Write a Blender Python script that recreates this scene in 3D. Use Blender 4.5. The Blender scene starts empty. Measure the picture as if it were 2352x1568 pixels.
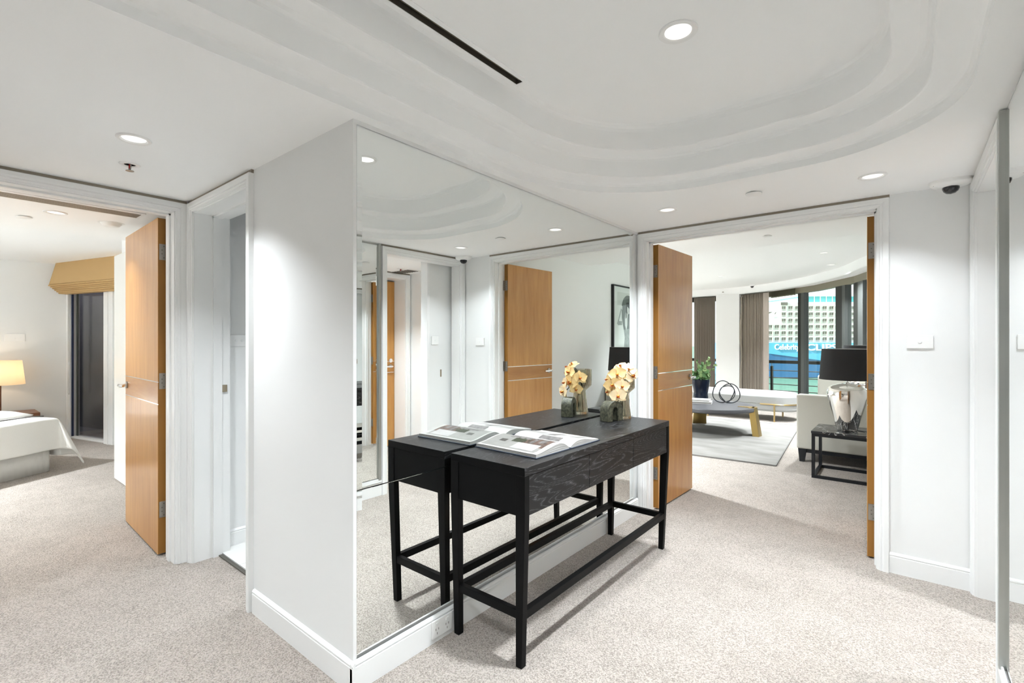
import bpy, bmesh, math, random
from mathutils import Vector, Matrix
PI = math.pi
random.seed(7)
SC = bpy.context.scene
COL = SC.collection

# ------------------------------------------------------------------ camera, world, sun, exposure
EYE = 1.35
cd = bpy.data.cameras.new('camera'); cam = bpy.data.objects.new('camera', cd); COL.objects.link(cam)
cd.sensor_width = 36.0; cd.lens = 17.0; cd.clip_start = 0.02; cd.clip_end = 2000
cam.location = (0, 0, EYE); cam.rotation_euler = (PI/2, 0, math.radians(39.3))
SC.camera = cam

world = bpy.data.worlds.new('sky'); SC.world = world; world.use_nodes = True
bg = world.node_tree.nodes['Background']
bg.inputs[0].default_value = (0.90, 0.95, 1.0, 1); bg.inputs[1].default_value = 0.6

sd = bpy.data.lights.new('sun', 'SUN'); sd.energy = 17.0; sd.angle = math.radians(1.0); sd.color = (0.93, 0.97, 1.0)
sun = bpy.data.objects.new('sun', sd); COL.objects.link(sun)
sun.rotation_euler = Vector((-0.65, -0.60, 0.50)).to_track_quat('Z', 'Y').to_euler()
sun.location = (0, -5, 30)

SC.view_settings.view_transform = 'Standard'
SC.view_settings.look = 'None'
SC.view_settings.exposure = 1.6
SC.view_settings.gamma = 1.0
SC.view_settings.use_curve_mapping = False
SC.cycles.max_bounces = 14; SC.cycles.diffuse_bounces = 8; SC.cycles.glossy_bounces = 8
SC.cycles.transmission_bounces = 10; SC.cycles.transparent_max_bounces = 16
SC.cycles.caustics_reflective = True; SC.cycles.caustics_refractive = True; SC.cycles.blur_glossy = 0.5
SC.cycles.sample_clamp_indirect = 6.0
SC.cycles.use_denoising = True

DOWN = 9.0      # watts of one ceiling downlight

# ------------------------------------------------------------------ materials
MATS = {}
def newmat(name):
    m = bpy.data.materials.new(name); m.use_nodes = True; MATS[name] = m
    return m, m.node_tree, m.node_tree.nodes['Principled BSDF']
def mat(name, col, rough=0.5, metal=0.0, spec=0.5, noise=0.0, nscale=20, bump=0.0, bscale=60, coat=0.0, sheen=0.0, trans=0.0, ior=1.45):
    m, nt, b = newmat(name)
    b.inputs['Base Color'].default_value = (*col, 1); b.inputs['Roughness'].default_value = rough
    b.inputs['Metallic'].default_value = metal; b.inputs['Specular IOR Level'].default_value = spec
    b.inputs['Coat Weight'].default_value = coat; b.inputs['Sheen Weight'].default_value = sheen
    b.inputs['Transmission Weight'].default_value = trans; b.inputs['IOR'].default_value = ior
    if noise or bump:
        tc = nt.nodes.new('ShaderNodeTexCoord')
    if noise:
        n = nt.nodes.new('ShaderNodeTexNoise'); n.inputs['Scale'].default_value = nscale; n.inputs['Detail'].default_value = 4
        nt.links.new(tc.outputs['Object'], n.inputs['Vector'])
        r = nt.nodes.new('ShaderNodeValToRGB')
        r.color_ramp.elements[0].position = 0.3; r.color_ramp.elements[1].position = 0.7
        r.color_ramp.elements[0].color = (*[c*(1-noise) for c in col], 1)
        r.color_ramp.elements[1].color = (*[min(1, c*(1+noise*0.6)) for c in col], 1)
        nt.links.new(n.outputs['Fac'], r.inputs['Fac']); nt.links.new(r.outputs['Color'], b.inputs['Base Color'])
    if bump:
        n2 = nt.nodes.new('ShaderNodeTexNoise'); n2.inputs['Scale'].default_value = bscale; n2.inputs['Detail'].default_value = 3
        nt.links.new(tc.outputs['Object'], n2.inputs['Vector'])
        bp = nt.nodes.new('ShaderNodeBump'); bp.inputs['Strength'].default_value = bump; bp.inputs['Distance'].default_value = 0.01
        nt.links.new(n2.outputs['Fac'], bp.inputs['Height']); nt.links.new(bp.outputs['Normal'], b.inputs['Normal'])
    return m
def wood(name, c1, c2, axis='Z', rough=0.35, stretch=14, scale=3.0, coat=0.0, bump=0.0, ring=2.0):
    """grain running along AXIS"""
    m, nt, b = newmat(name)
    tc = nt.nodes.new('ShaderNodeTexCoord'); mp = nt.nodes.new('ShaderNodeMapping')
    s = [stretch, stretch, stretch]; s['XYZ'.index(axis)] = 1.0
    mp.inputs['Scale'].default_value = s
    nt.links.new(tc.outputs['Object'], mp.inputs['Vector'])
    n = nt.nodes.new('ShaderNodeTexNoise'); n.inputs['Scale'].default_value = scale; n.inputs['Detail'].default_value = 8
    n.inputs['Distortion'].default_value = 0.4; n.inputs['Roughness'].default_value = 0.6
    nt.links.new(mp.outputs['Vector'], n.inputs['Vector'])
    n3 = nt.nodes.new('ShaderNodeTexNoise'); n3.inputs['Scale'].default_value = ring; n3.inputs['Detail'].default_value = 1
    nt.links.new(tc.outputs['Object'], n3.inputs['Vector'])
    ad = nt.nodes.new('ShaderNodeMath'); ad.operation = 'MULTIPLY_ADD'; ad.inputs[1].default_value = 0.5
    nt.links.new(n3.outputs['Fac'], ad.inputs[0]); nt.links.new(n.outputs['Fac'], ad.inputs[2])
    r = nt.nodes.new('ShaderNodeValToRGB'); r.color_ramp.elements[0].position = 0.55; r.color_ramp.elements[1].position = 0.95
    r.color_ramp.elements[0].color = (*c1, 1); r.color_ramp.elements[1].color = (*c2, 1)
    nt.links.new(ad.outputs[0], r.inputs['Fac']); nt.links.new(r.outputs['Color'], b.inputs['Base Color'])
    b.inputs['Roughness'].default_value = rough; b.inputs['Coat Weight'].default_value = coat; b.inputs['Coat Roughness'].default_value = 0.12
    if bump:
        bp = nt.nodes.new('ShaderNodeBump'); bp.inputs['Strength'].default_value = bump; bp.inputs['Distance'].default_value = 0.004
        nt.links.new(n.outputs['Fac'], bp.inputs['Height']); nt.links.new(bp.outputs['Normal'], b.inputs['Normal'])
    return m

mat('paint', (0.81, 0.815, 0.81), 0.55, spec=0.3)
mat('ceiling_paint', (0.92, 0.925, 0.925), 0.7, spec=0.2)
mat('gloss_white', (0.83, 0.835, 0.83), 0.28, spec=0.5)
mat('plastic_white', (0.86, 0.86, 0.85), 0.3)
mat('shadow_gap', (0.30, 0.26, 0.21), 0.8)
mat('tile', (0.78, 0.78, 0.76), 0.2)
mat('grout', (0.25, 0.24, 0.22), 0.8)
mat('satin_nickel', (0.33, 0.31, 0.28), 0.32, 1.0)
mat('bronze_metal', (0.36, 0.30, 0.22), 0.35, 1.0)
mat('chrome', (0.85, 0.85, 0.85), 0.06, 1.0)
mat('screw', (0.16, 0.15, 0.13), 0.5, 0.8)
mat('mirror_glass', (0.90, 0.925, 0.915), 0.0, 1.0)
mat('mirror_edge', (0.10, 0.14, 0.13), 0.15, 0.3)
mat('aluminium', (0.46, 0.47, 0.45), 0.35, 0.9)
mat('dark_frame', (0.020, 0.020, 0.017), 0.45, spec=0.3)
mat('grey_frame', (0.075, 0.08, 0.075), 0.45, spec=0.3)
mat('header_frame', (0.20, 0.18, 0.13), 0.5)
mat('black', (0.006, 0.006, 0.007), 0.35)
mat('slot_dark', (0.075, 0.065, 0.05), 0.7)
mat('gold', (0.40, 0.285, 0.105), 0.38, 1.0)
mat('brass', (0.55, 0.40, 0.18), 0.3, 1.0)
mat('slate_top', (0.075, 0.075, 0.082), 0.35)
mat('dark_metal', (0.05, 0.055, 0.06), 0.35, 0.8)
mat('bench_fabric', (0.34, 0.34, 0.328), 0.9, bump=0.25, bscale=400, noise=0.08, nscale=120, sheen=0.2)
mat('sofa_fabric', (0.60, 0.59, 0.53), 0.9, bump=0.25, bscale=500, noise=0.06, nscale=200)
mat('black_wood', (0.012, 0.014, 0.018), 0.4)
mat('black_steel', (0.018, 0.020, 0.024), 0.4, 0.3)
mat('shade_black', (0.020, 0.020, 0.022), 0.75, bump=0.3, bscale=700)
mat('shade_lining', (0.80, 0.80, 0.78), 0.6)
mat('mercury_silver', (0.88, 0.86, 0.82), 0.05, 1.0)
mat('vase_navy', (0.004, 0.008, 0.020), 0.2, spec=0.35)
mat('leaf_green', (0.10, 0.22, 0.075), 0.45, noise=0.35, nscale=12)
mat('leaf_pale', (0.22, 0.33, 0.13), 0.45, noise=0.3, nscale=12)
mat('stem_green', (0.12, 0.16, 0.05), 0.5)
mat('curtain_fabric', (0.33, 0.285, 0.24), 0.9, bump=0.2, bscale=500)
mat('curtain_edge_daylit', (0.50, 0.44, 0.39), 0.9)  # paler than the folds: daylight on the edge is put into the colour
mat('blind_tan', (0.50, 0.33, 0.145), 0.85, bump=0.2, bscale=500)
mat('linen_white', (0.76, 0.75, 0.72), 0.9, bump=0.3, bscale=260)
mat('linen_grey', (0.17, 0.165, 0.155), 0.9)
mat('walnut', (0.16, 0.065, 0.03), 0.35)
mat('paper', (0.40, 0.39, 0.37), 0.6)
mat('book_cover', (0.02, 0.03, 0.05), 0.45)
mat('print_brown', (0.10, 0.06, 0.046), 0.5, noise=0.5, nscale=60)
mat('print_grey', (0.22, 0.215, 0.20), 0.5, noise=0.1, nscale=20)
mat('print_dark', (0.06, 0.055, 0.05), 0.5)
mat('print_mid', (0.15, 0.14, 0.135), 0.5, noise=0.4, nscale=50)
mat('print_white', (0.35, 0.34, 0.33), 0.5, noise=0.1, nscale=40)
mat('print_green', (0.035, 0.042, 0.022), 0.5, noise=0.5, nscale=80)
mat('stone_green', (0.070, 0.070, 0.044), 0.5, noise=0.8, nscale=60, bump=0.2, bscale=90)
mat('petal', (0.84, 0.60, 0.27), 0.55, noise=0.12, nscale=30)
mat('petal_pale', (0.90, 0.72, 0.45), 0.55, noise=0.12, nscale=30)
mat('lip', (0.42, 0.10, 0.02), 0.5)
mat('lip_yellow', (0.75, 0.45, 0.05), 0.5)
mat('dark_stem', (0.02, 0.025, 0.015), 0.4)
mat('art_mat', (0.82, 0.82, 0.82), 0.5)
mat('art_light', (0.66, 0.67, 0.66), 0.5)
mat('art_pale', (0.80, 0.80, 0.79), 0.5)
mat('art_grey', (0.20, 0.215, 0.21), 0.5, noise=0.25, nscale=10)
mat('art_mid', (0.36, 0.38, 0.37), 0.5, noise=0.25, nscale=20)
mat('art_dark', (0.045, 0.05, 0.05), 0.5)
mat('concrete', (0.26, 0.25, 0.26), 0.85, noise=0.12, nscale=3)
mat('dome_black', (0.01, 0.01, 0.012), 0.05, coat=0.6)
mat('sprinkler_red', (0.5, 0.01, 0.01), 0.15)
mat('ship_white', (0.76, 0.745, 0.69), 0.6)
mat('ship_cream', (0.72, 0.69, 0.54), 0.6)
mat('ship_glass', (0.15, 0.14, 0.11), 0.3)
mat('ship_teal', (0.10, 0.42, 0.44), 0.3)
mat('ship_band', (0.10, 0.40, 0.60), 0.5)
mat('ship_blue', (0.035, 0.14, 0.29), 0.5, noise=0.06, nscale=0.05)
mat('ship_waterline', (0.03, 0.05, 0.075), 0.6)
mat('cord_grey', (0.55, 0.54, 0.52), 0.5)
mat('roof_slab', (0.6, 0.6, 0.58), 0.8)
mat('balcony_floor', (0.4, 0.39, 0.37), 0.7)
mat('wardrobe_white', (0.80, 0.80, 0.77), 0.25, spec=0.5)
mat('anodised_gap', (0.03, 0.04, 0.09), 0.4)

wood('door_wood', (0.44, 0.195, 0.044), (0.56, 0.285, 0.078), 'Z', 0.30, 10, 2.2, coat=0.2)
wood('door_band', (0.37, 0.155, 0.036), (0.48, 0.235, 0.062), 'X', 0.32, 10, 2.2, coat=0.2)
wood('door_band_y', (0.38, 0.17, 0.048), (0.48, 0.25, 0.08), 'Y', 0.32, 10, 2.2, coat=0.35)
mat('door_edge', (0.29, 0.13, 0.022), 0.4)

def black_oak(name, axis):
    m, nt, b = newmat(name)
    tc = nt.nodes.new('ShaderNodeTexCoord'); mp = nt.nodes.new('ShaderNodeMapping')
    s = [1.0, 1.0, 1.0]; s['XYZ'.index(axis)] = 0.11; mp.inputs['Scale'].default_value = s
    nt.links.new(tc.outputs['Object'], mp.inputs['Vector'])
    n0 = nt.nodes.new('ShaderNodeTexNoise'); n0.inputs['Scale'].default_value = 8.0; n0.inputs['Detail'].default_value = 1.5
    nt.links.new(mp.outputs['Vector'], n0.inputs['Vector'])
    mul = nt.nodes.new('ShaderNodeMath'); mul.operation = 'MULTIPLY'; mul.inputs[1].default_value = 42.0
    nt.links.new(n0.outputs['Fac'], mul.inputs[0])
    fr = nt.nodes.new('ShaderNodeMath'); fr.operation = 'PINGPONG'; fr.inputs[1].default_value = 0.5
    nt.links.new(mul.outputs[0], fr.inputs[0])
    mp2 = nt.nodes.new('ShaderNodeMapping'); s2 = [1.0, 1.0, 1.0]; s2['XYZ'.index(axis)] = 0.12; mp2.inputs['Scale'].default_value = s2
    nt.links.new(tc.outputs['Object'], mp2.inputs['Vector'])
    n1 = nt.nodes.new('ShaderNodeTexNoise'); n1.inputs['Scale'].default_value = 420; n1.inputs['Detail'].default_value = 2
    nt.links.new(mp2.outputs['Vector'], n1.inputs['Vector'])
    mx = nt.nodes.new('ShaderNodeMath'); mx.operation = 'MULTIPLY'
    nt.links.new(fr.outputs[0], mx.inputs[0]); nt.links.new(n1.outputs['Fac'], mx.inputs[1])
    r = nt.nodes.new('ShaderNodeValToRGB')
    r.color_ramp.elements[0].position = 0.17; r.color_ramp.elements[1].position = 0.33
    r.color_ramp.elements[0].color = (0.0055, 0.0055, 0.006, 1); r.color_ramp.elements[1].color = (0.11, 0.11, 0.115, 1)
    nt.links.new(mx.outputs[0], r.inputs['Fac']); nt.links.new(r.outputs['Color'], b.inputs['Base Color'])
    b.inputs['Roughness'].default_value = 0.36; b.inputs['Specular IOR Level'].default_value = 0.3
    bp = nt.nodes.new('ShaderNodeBump'); bp.inputs['Strength'].default_value = 0.12; bp.inputs['Distance'].default_value = 0.002; bp.invert = True
    nt.links.new(mx.outputs[0], bp.inputs['Height']); nt.links.new(bp.outputs['Normal'], b.inputs['Normal'])
black_oak('black_oak_y', 'Y')
mat('black_oak_dark', (0.0038, 0.0038, 0.004), 0.45, spec=0.12)

def carpet(name, c1, c2, scale, bump):
    m, nt, b = newmat(name)
    tc = nt.nodes.new('ShaderNodeTexCoord')
    v = nt.nodes.new('ShaderNodeTexNoise'); v.inputs['Scale'].default_value = scale; v.inputs['Detail'].default_value = 2; v.inputs['Roughness'].default_value = 0.5
    nt.links.new(tc.outputs['Object'], v.inputs['Vector'])
    n = nt.nodes.new('ShaderNodeTexNoise'); n.inputs['Scale'].default_value = 5; n.inputs['Detail'].default_value = 3
    nt.links.new(tc.outputs['Object'], n.inputs['Vector'])
    ad = nt.nodes.new('ShaderNodeMath'); ad.operation = 'MULTIPLY_ADD'; ad.inputs[1].default_value = 0.18
    nt.links.new(n.outputs['Fac'], ad.inputs[0]); nt.links.new(v.outputs['Fac'], ad.inputs[2])
    r = nt.nodes.new('ShaderNodeValToRGB'); r.color_ramp.elements[0].position = 0.40; r.color_ramp.elements[1].position = 0.72
    r.color_ramp.elements[0].color = (*c1, 1); r.color_ramp.elements[1].color = (*c2, 1)
    nt.links.new(ad.outputs[0], r.inputs['Fac']); nt.links.new(r.outputs['Color'], b.inputs['Base Color'])
    bp = nt.nodes.new('ShaderNodeBump'); bp.inputs['Strength'].default_value = bump; bp.inputs['Distance'].default_value = 0.012
    nt.links.new(v.outputs['Fac'], bp.inputs['Height']); nt.links.new(bp.outputs['Normal'], b.inputs['Normal'])
    b.inputs['Roughness'].default_value = 0.95; b.inputs['Specular IOR Level'].default_value = 0.1; b.inputs['Sheen Weight'].default_value = 0.15
carpet('carpet', (0.235, 0.202, 0.172), (0.53, 0.475, 0.425), 170, 1.0)

def rugmat():
    m, nt, b = newmat('rug_weave')
    tc = nt.nodes.new('ShaderNodeTexCoord'); mp = nt.nodes.new('ShaderNodeMapping'); mp.inputs['Scale'].default_value = (1.0, 2.4, 1)
    nt.links.new(tc.outputs['Object'], mp.inputs['Vector'])
    n = nt.nodes.new('ShaderNodeTexNoise'); n.inputs['Scale'].default_value = 2.2; n.inputs['Detail'].default_value = 8
    nt.links.new(mp.outputs['Vector'], n.inputs['Vector'])
    r = nt.nodes.new('ShaderNodeValToRGB'); r.color_ramp.elements[0].position = 0.25; r.color_ramp.elements[1].position = 0.75
    r.color_ramp.elements[0].color = (0.16, 0.152, 0.14, 1); r.color_ramp.elements[1].color = (0.27, 0.262, 0.245, 1)
    nt.links.new(n.outputs['Fac'], r.inputs['Fac']); nt.links.new(r.outputs['Color'], b.inputs['Base Color'])
    b.inputs['Roughness'].default_value = 0.9
rugmat()
def marble():
    m, nt, b = newmat('black_marble')
    tc = nt.nodes.new('ShaderNodeTexCoord'); n = nt.nodes.new('ShaderNodeTexNoise'); n.inputs['Scale'].default_value = 3.5; n.inputs['Detail'].default_value = 5
    n.inputs['Distortion'].default_value = 1.5
    nt.links.new(tc.outputs['Object'], n.inputs['Vector'])
    r = nt.nodes.new('ShaderNodeValToRGB'); e = r.color_ramp.elements
    e[0].position = 0.49; e[0].color = (0.012, 0.014, 0.018, 1); e[1].position = 0.51; e[1].color = (0.012, 0.014, 0.018, 1)
    k = e.new(0.50); k.color = (0.5, 0.5, 0.5, 1)
    nt.links.new(n.outputs['Fac'], r.inputs['Fac']); nt.links.new(r.outputs['Color'], b.inputs['Base Color'])
    b.inputs['Roughness'].default_value = 0.12
marble()
def emis(name, col, strength):
    m, nt, b = newmat(name)
    b.inputs['Base Color'].default_value = (*col, 1); b.inputs['Emission Color'].default_value = (*col, 1); b.inputs['Emission Strength'].default_value = strength
emis('lens_glow', (1.0, 0.98, 0.95), 0.3)
def shade_lit():
    m, nt, b = newmat('shade_lit')
    nt.nodes.remove(b); out = nt.nodes['Material Output']
    d = nt.nodes.new('ShaderNodeBsdfDiffuse'); d.inputs[0].default_value = (0.85, 0.72, 0.55, 1)
    t = nt.nodes.new('ShaderNodeBsdfTranslucent'); t.inputs[0].default_value = (0.9, 0.72, 0.50, 1)
    mx = nt.nodes.new('ShaderNodeMixShader'); mx.inputs[0].default_value = 0.6
    nt.links.new(d.outputs[0], mx.inputs[1]); nt.links.new(t.outputs[0], mx.inputs[2]); nt.links.new(mx.outputs[0], out.inputs[0])
shade_lit()
def pane_mat(name, tint, gloss):
    m, nt, b = newmat(name)
    nt.nodes.remove(b); out = nt.nodes['Material Output']
    t = nt.nodes.new('ShaderNodeBsdfTransparent'); t.inputs[0].default_value = (*tint, 1)
    g = nt.nodes.new('ShaderNodeBsdfGlossy'); g.inputs['Roughness'].default_value = 0.0
    mx = nt.nodes.new('ShaderNodeMixShader'); mx.inputs[0].default_value = gloss
    nt.links.new(t.outputs[0], mx.inputs[1]); nt.links.new(g.outputs[0], mx.inputs[2]); nt.links.new(mx.outputs[0], out.inputs[0])
pane_mat('window_glass', (0.96, 0.98, 0.97), 0.05)
pane_mat('slider_glass', (0.85, 0.85, 0.87), 0.12)
pane_mat('sunscreen', (0.62, 0.62, 0.56), 0.02)
mat('smoky_glass', (0.66, 0.63, 0.52), 0.02, trans=1.0, ior=1.45)
def watermat():
    m, nt, b = newmat('harbour_water')
    tc = nt.nodes.new('ShaderNodeTexCoord'); mp = nt.nodes.new('ShaderNodeMapping'); mp.inputs['Scale'].default_value = (1, 1, 1)
    nt.links.new(tc.outputs['Object'], mp.inputs['Vector'])
    n = nt.nodes.new('ShaderNodeTexNoise'); n.inputs['Scale'].default_value = 0.6; n.inputs['Detail'].default_value = 5
    nt.links.new(mp.outputs['Vector'], n.inputs['Vector'])
    r = nt.nodes.new('ShaderNodeValToRGB'); r.color_ramp.elements[0].color = (0.026, 0.072, 0.044, 1); r.color_ramp.elements[1].color = (0.062, 0.115, 0.078, 1)
    r.color_ramp.elements[0].position = 0.35; r.color_ramp.elements[1].position = 0.65
    nt.links.new(n.outputs['Fac'], r.inputs['Fac']); nt.links.new(r.outputs['Color'], b.inputs['Base Color'])
    bp = nt.nodes.new('ShaderNodeBump'); bp.inputs['Strength'].default_value = 0.6; bp.inputs['Distance'].default_value = 0.3
    nt.links.new(n.outputs['Fac'], bp.inputs['Height']); nt.links.new(bp.outputs['Normal'], b.inputs['Normal'])
    b.inputs['Roughness'].default_value = 0.35; b.inputs['Specular IOR Level'].default_value = 0.25
watermat()

# ------------------------------------------------------------------ mesh builder
ORG = {}
class MB:
    def __init__(self): self.v = []; self.f = []; self.m = []
    def add(self, vs, fs, mi=0):
        o = len(self.v); self.v += [tuple(p) for p in vs]
        self.f += [tuple(o+i for i in f) for f in fs]; self.m += [mi]*len(fs); return self
    def box(self, a, b, mi=0):
        x0, y0, z0 = [min(a[i], b[i]) for i in range(3)]; x1, y1, z1 = [max(a[i], b[i]) for i in range(3)]
        return self.add([(x0,y0,z0),(x1,y0,z0),(x1,y1,z0),(x0,y1,z0),(x0,y0,z1),(x1,y0,z1),(x1,y1,z1),(x0,y1,z1)],
                        [(0,3,2,1),(4,5,6,7),(0,1,5,4),(1,2,6,5),(2,3,7,6),(3,0,4,7)], mi)
    def bar(self, p, q, w, h, mi=0, up=(0,0,1)):
        p = Vector(p); q = Vector(q); d = (q-p).normalized(); u = Vector(up)
        s = d.cross(u)
        if s.length < 1e-4: s = d.cross(Vector((1,0,0)))
        s.normalize(); u = s.cross(d).normalized(); s *= w/2; u *= h/2
        vs = [p-s-u, p+s-u, p+s+u, p-s+u, q-s-u, q+s-u, q+s+u, q-s+u]
        return self.add(vs, [(0,1,2,3),(7,6,5,4),(0,4,5,1),(1,5,6,2),(2,6,7,3),(3,7,4,0)], mi)
    def lathe(self, prof, c=(0,0,0), n=32, mi=0, rib=None):
        vs = []; k = len(prof)
        for i in range(n):
            a = 2*PI*i/n
            for (r, z) in prof:
                rr = r*(1 + (rib(a, z) if rib else 0))
                vs.append((c[0]+rr*math.cos(a), c[1]+rr*math.sin(a), c[2]+z))
        fs = []
        for i in range(n):
            j = (i+1) % n
            for q in range(k-1): fs.append((i*k+q, j*k+q, j*k+q+1, i*k+q+1))
        if prof[0][0] > 1e-5: fs.append(tuple(i*k for i in reversed(range(n))))
        if prof[-1][0] > 1e-5: fs.append(tuple(i*k+k-1 for i in range(n)))
        return self.add(vs, fs, mi)
    def tube(self, pts, r, n=8, mi=0, closed=False):
        pts = [Vector(p) for p in pts]; N = len(pts); vs = []; prev = None
        rs = r if isinstance(r, (list, tuple)) else [r]*N
        for i, p in enumerate(pts):
            if closed: d = pts[(i+1) % N]-pts[(i-1) % N]
            else: d = pts[min(i+1, N-1)]-pts[max(i-1, 0)]
            d.normalize()
            if prev is None:
                u = d.cross(Vector((0,0,1)))
                if u.length < 1e-3: u = d.cross(Vector((1,0,0)))
            else: u = prev - d*prev.dot(d)
            u.normalize(); prev = u; w = d.cross(u)
            for j in range(n):
                a = 2*PI*j/n; vs.append(p + (u*math.cos(a)+w*math.sin(a))*rs[i])
        fs = []
        for i in range(N if closed else N-1):
            k = (i+1) % N
            for j in range(n): fs.append((i*n+j, i*n+(j+1) % n, k*n+(j+1) % n, k*n+j))
        if not closed: fs += [tuple(reversed(range(n))), tuple((N-1)*n+j for j in range(n))]
        return self.add(vs, fs, mi)
    def prism(self, poly, z0, z1, mi=0, tf=None):
        n = len(poly); vs = [(x, y, z0) for x, y in poly]+[(x, y, z1) for x, y in poly]
        if tf: vs = [tf(*p) for p in vs]
        return self.add(vs, [tuple(reversed(range(n))), tuple(range(n, 2*n))]+[(i, (i+1) % n, n+(i+1) % n, n+i) for i in range(n)], mi)
    def grid(self, rows, mi=0):
        n = len(rows[0]); vs = [p for r in rows for p in r]
        return self.add(vs, [(i*n+j, i*n+j+1, (i+1)*n+j+1, (i+1)*n+j) for i in range(len(rows)-1) for j in range(n-1)], mi)
    def build(self, name, mats, parent=None, bevel=0, smooth=False, seg=2, org=None, solid=0, subd=0, fix=True):
        if isinstance(mats, str): mats = [mats]
        o0 = Vector(org) if org else (ORG[parent.name] if parent else None)
        if o0 is None:
            xs = list(zip(*self.v)); o0 = Vector(((min(xs[0])+max(xs[0]))/2, (min(xs[1])+max(xs[1]))/2, min(xs[2])))
        me = bpy.data.meshes.new(name); me.from_pydata([tuple(Vector(p)-o0) for p in self.v], [], self.f)
        for k in mats: me.materials.append(MATS[k])
        me.polygons.foreach_set('material_index', self.m); me.update()
        if fix:
            bm = bmesh.new(); bm.from_mesh(me); bmesh.ops.recalc_face_normals(bm, faces=bm.faces[:]); bm.to_mesh(me); bm.free()
        ob = bpy.data.objects.new(name, me); COL.objects.link(ob)
        if parent: ob.parent = parent; ob.location = o0-ORG[parent.name]
        else: ob.location = o0
        ORG[ob.name] = o0
        if smooth: me.shade_smooth() if hasattr(me, 'shade_smooth') else [setattr(p, 'use_smooth', True) for p in me.polygons]
        if smooth == 'auto': me.set_sharp_from_angle(angle=math.radians(40))
        if solid:
            md = ob.modifiers.new('thick', 'SOLIDIFY'); md.thickness = solid; md.offset = 0
        if bevel:
            md = ob.modifiers.new('bevel', 'BEVEL'); md.width = bevel; md.segments = seg; md.limit_method = 'ANGLE'; md.angle_limit = math.radians(40)
        if subd:
            md = ob.modifiers.new('sub', 'SUBSURF'); md.levels = subd; md.render_levels = subd
        return ob
def tag(o, label=None, cat=None, group=None, kind=None):
    if label: o['label'] = label
    if cat: o['category'] = cat
    if group: o['group'] = group
    if kind: o['kind'] = kind
    return o
def thing(name, loc, label, cat, group=None, kind=None):
    o = bpy.data.objects.new(name, None); COL.objects.link(o); o.location = loc; o.empty_display_size = 0.05
    ORG[o.name] = Vector(loc); return tag(o, label, cat, group, kind)
def struct(mb, name, mats, label, cat, **k):
    return tag(mb.build(name, mats, **k), label, cat, None, 'structure')
def dup(o, parent=None, loc=None, rot=None, scale=None):
    c = o.copy(); COL.objects.link(c)
    if parent: c.parent = parent
    if loc is not None: c.location = loc
    if rot is not None: c.rotation_euler = rot
    if scale is not None: c.scale = (scale,)*3 if not hasattr(scale, '__len__') else scale
    ORG[c.name] = Vector((0,0,0))
    return c
def light(name, kind, loc, energy, col, parent=None, **k):
    l = bpy.data.lights.new(name, kind); l.energy = energy; l.color = col
    for a, b in k.items(): setattr(l, a, b)
    o = bpy.data.objects.new(name, l); COL.objects.link(o)
    if parent: o.parent = parent; o.location = Vector(loc)-ORG[parent.name]
    else: o.location = loc
    return o

# ------------------------------------------------------------------ the setting: levels
CZ = 2.21          # hall ceiling
HEAD = 2.14        # door opening head
XM = -1.655        # mirror glass plane
XR = 0.285         # wall with the second mirror
YD = 3.60          # living room doorway wall
XB = -3.445        # bedroom doorway wall
YW = 1.055         # white return wall
LZ, LS = 2.55, 2.40
TOP = 2.9

# floors
struct(MB().box((-9.6, -4.2, -0.12), (3.2, 12.2, 0.0)), 'floor', 'carpet', 'beige cut pile carpet running through hall, bedroom and living room', 'carpet')
fl = thing('floor_bathroom', (-3.0, 2.2, 0.0), 'pale tiled bathroom floor beyond the open bathroom doorway', 'floor', None, 'structure')
MB().box((-3.437, 1.205, 0.0005), (-1.79, 3.29, 0.004)).build('grout_bed', 'grout', fl)
MB().box((-3.437, 1.185, 0.0005), (-2.6, 1.205, 0.008)).build('threshold_strip', 'screw', fl)
t0 = None
for i in range(5):
    for j in range(7):
        x0 = -3.43+i*0.33; y0 = 1.21+j*0.30
        MB().box((x0, y0, 0.003), (min(x0+0.325, -1.8), min(y0+0.295, 3.28), 0.011)).build('tile', 'tile', fl)

# walls
def wallbox(name, boxes, label, m='paint'):
    b = MB()
    for a, c in boxes: b.box(a, c)
    return struct(b, name, m, label, 'wall')
wallbox('wall_return', [((-2.60, YW, 0), (XM-0.013, YW+0.115, TOP)), ((XB, YW, 0), (-3.37, YW+0.115, TOP)), ((-3.37, YW, HEAD), (-2.60, YW+0.115, TOP))],
        'white painted wall between the bathroom doorway and the wall mirror')
wallbox('wall_mirror', [((XM-0.13, YW+0.115, 0), (XM-0.013, YD, TOP)), ((XM-0.013, YW, 0), (XM+0.0, 1.070, TOP)), ((XM-0.013, 1.07, 2.192), (XM+0.0, YD, TOP))], 'white wall that carries the large hall mirror')
wallbox('wall_doorway', [((-1.9, YD, 0), (-1.59, YD+0.13, TOP)), ((-0.141, YD, 0), (XR+0.115, YD+0.13, TOP)), ((-1.59, YD, HEAD), (-0.141, YD+0.13, TOP))],
        'white wall around the living room doorway with light switch')
wallbox('wall_bedroom', [((XB-0.155, -3.0, 0), (XB, 0.03, TOP)), ((XB-0.155, 0.977, 0), (XB, YW+0.115, TOP)), ((XB-0.155, 0.03, HEAD), (XB, 0.977, TOP))],
        'white wall around the bedroom doorway')
wallbox('wall_bathroom', [((-3.56, YW+0.115, 0), (-3.438, 3.42, TOP)), ((-3.438, 3.30, 0), (-1.785, 3.42, TOP))], 'white bathroom wall seen through the narrow doorway')
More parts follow.
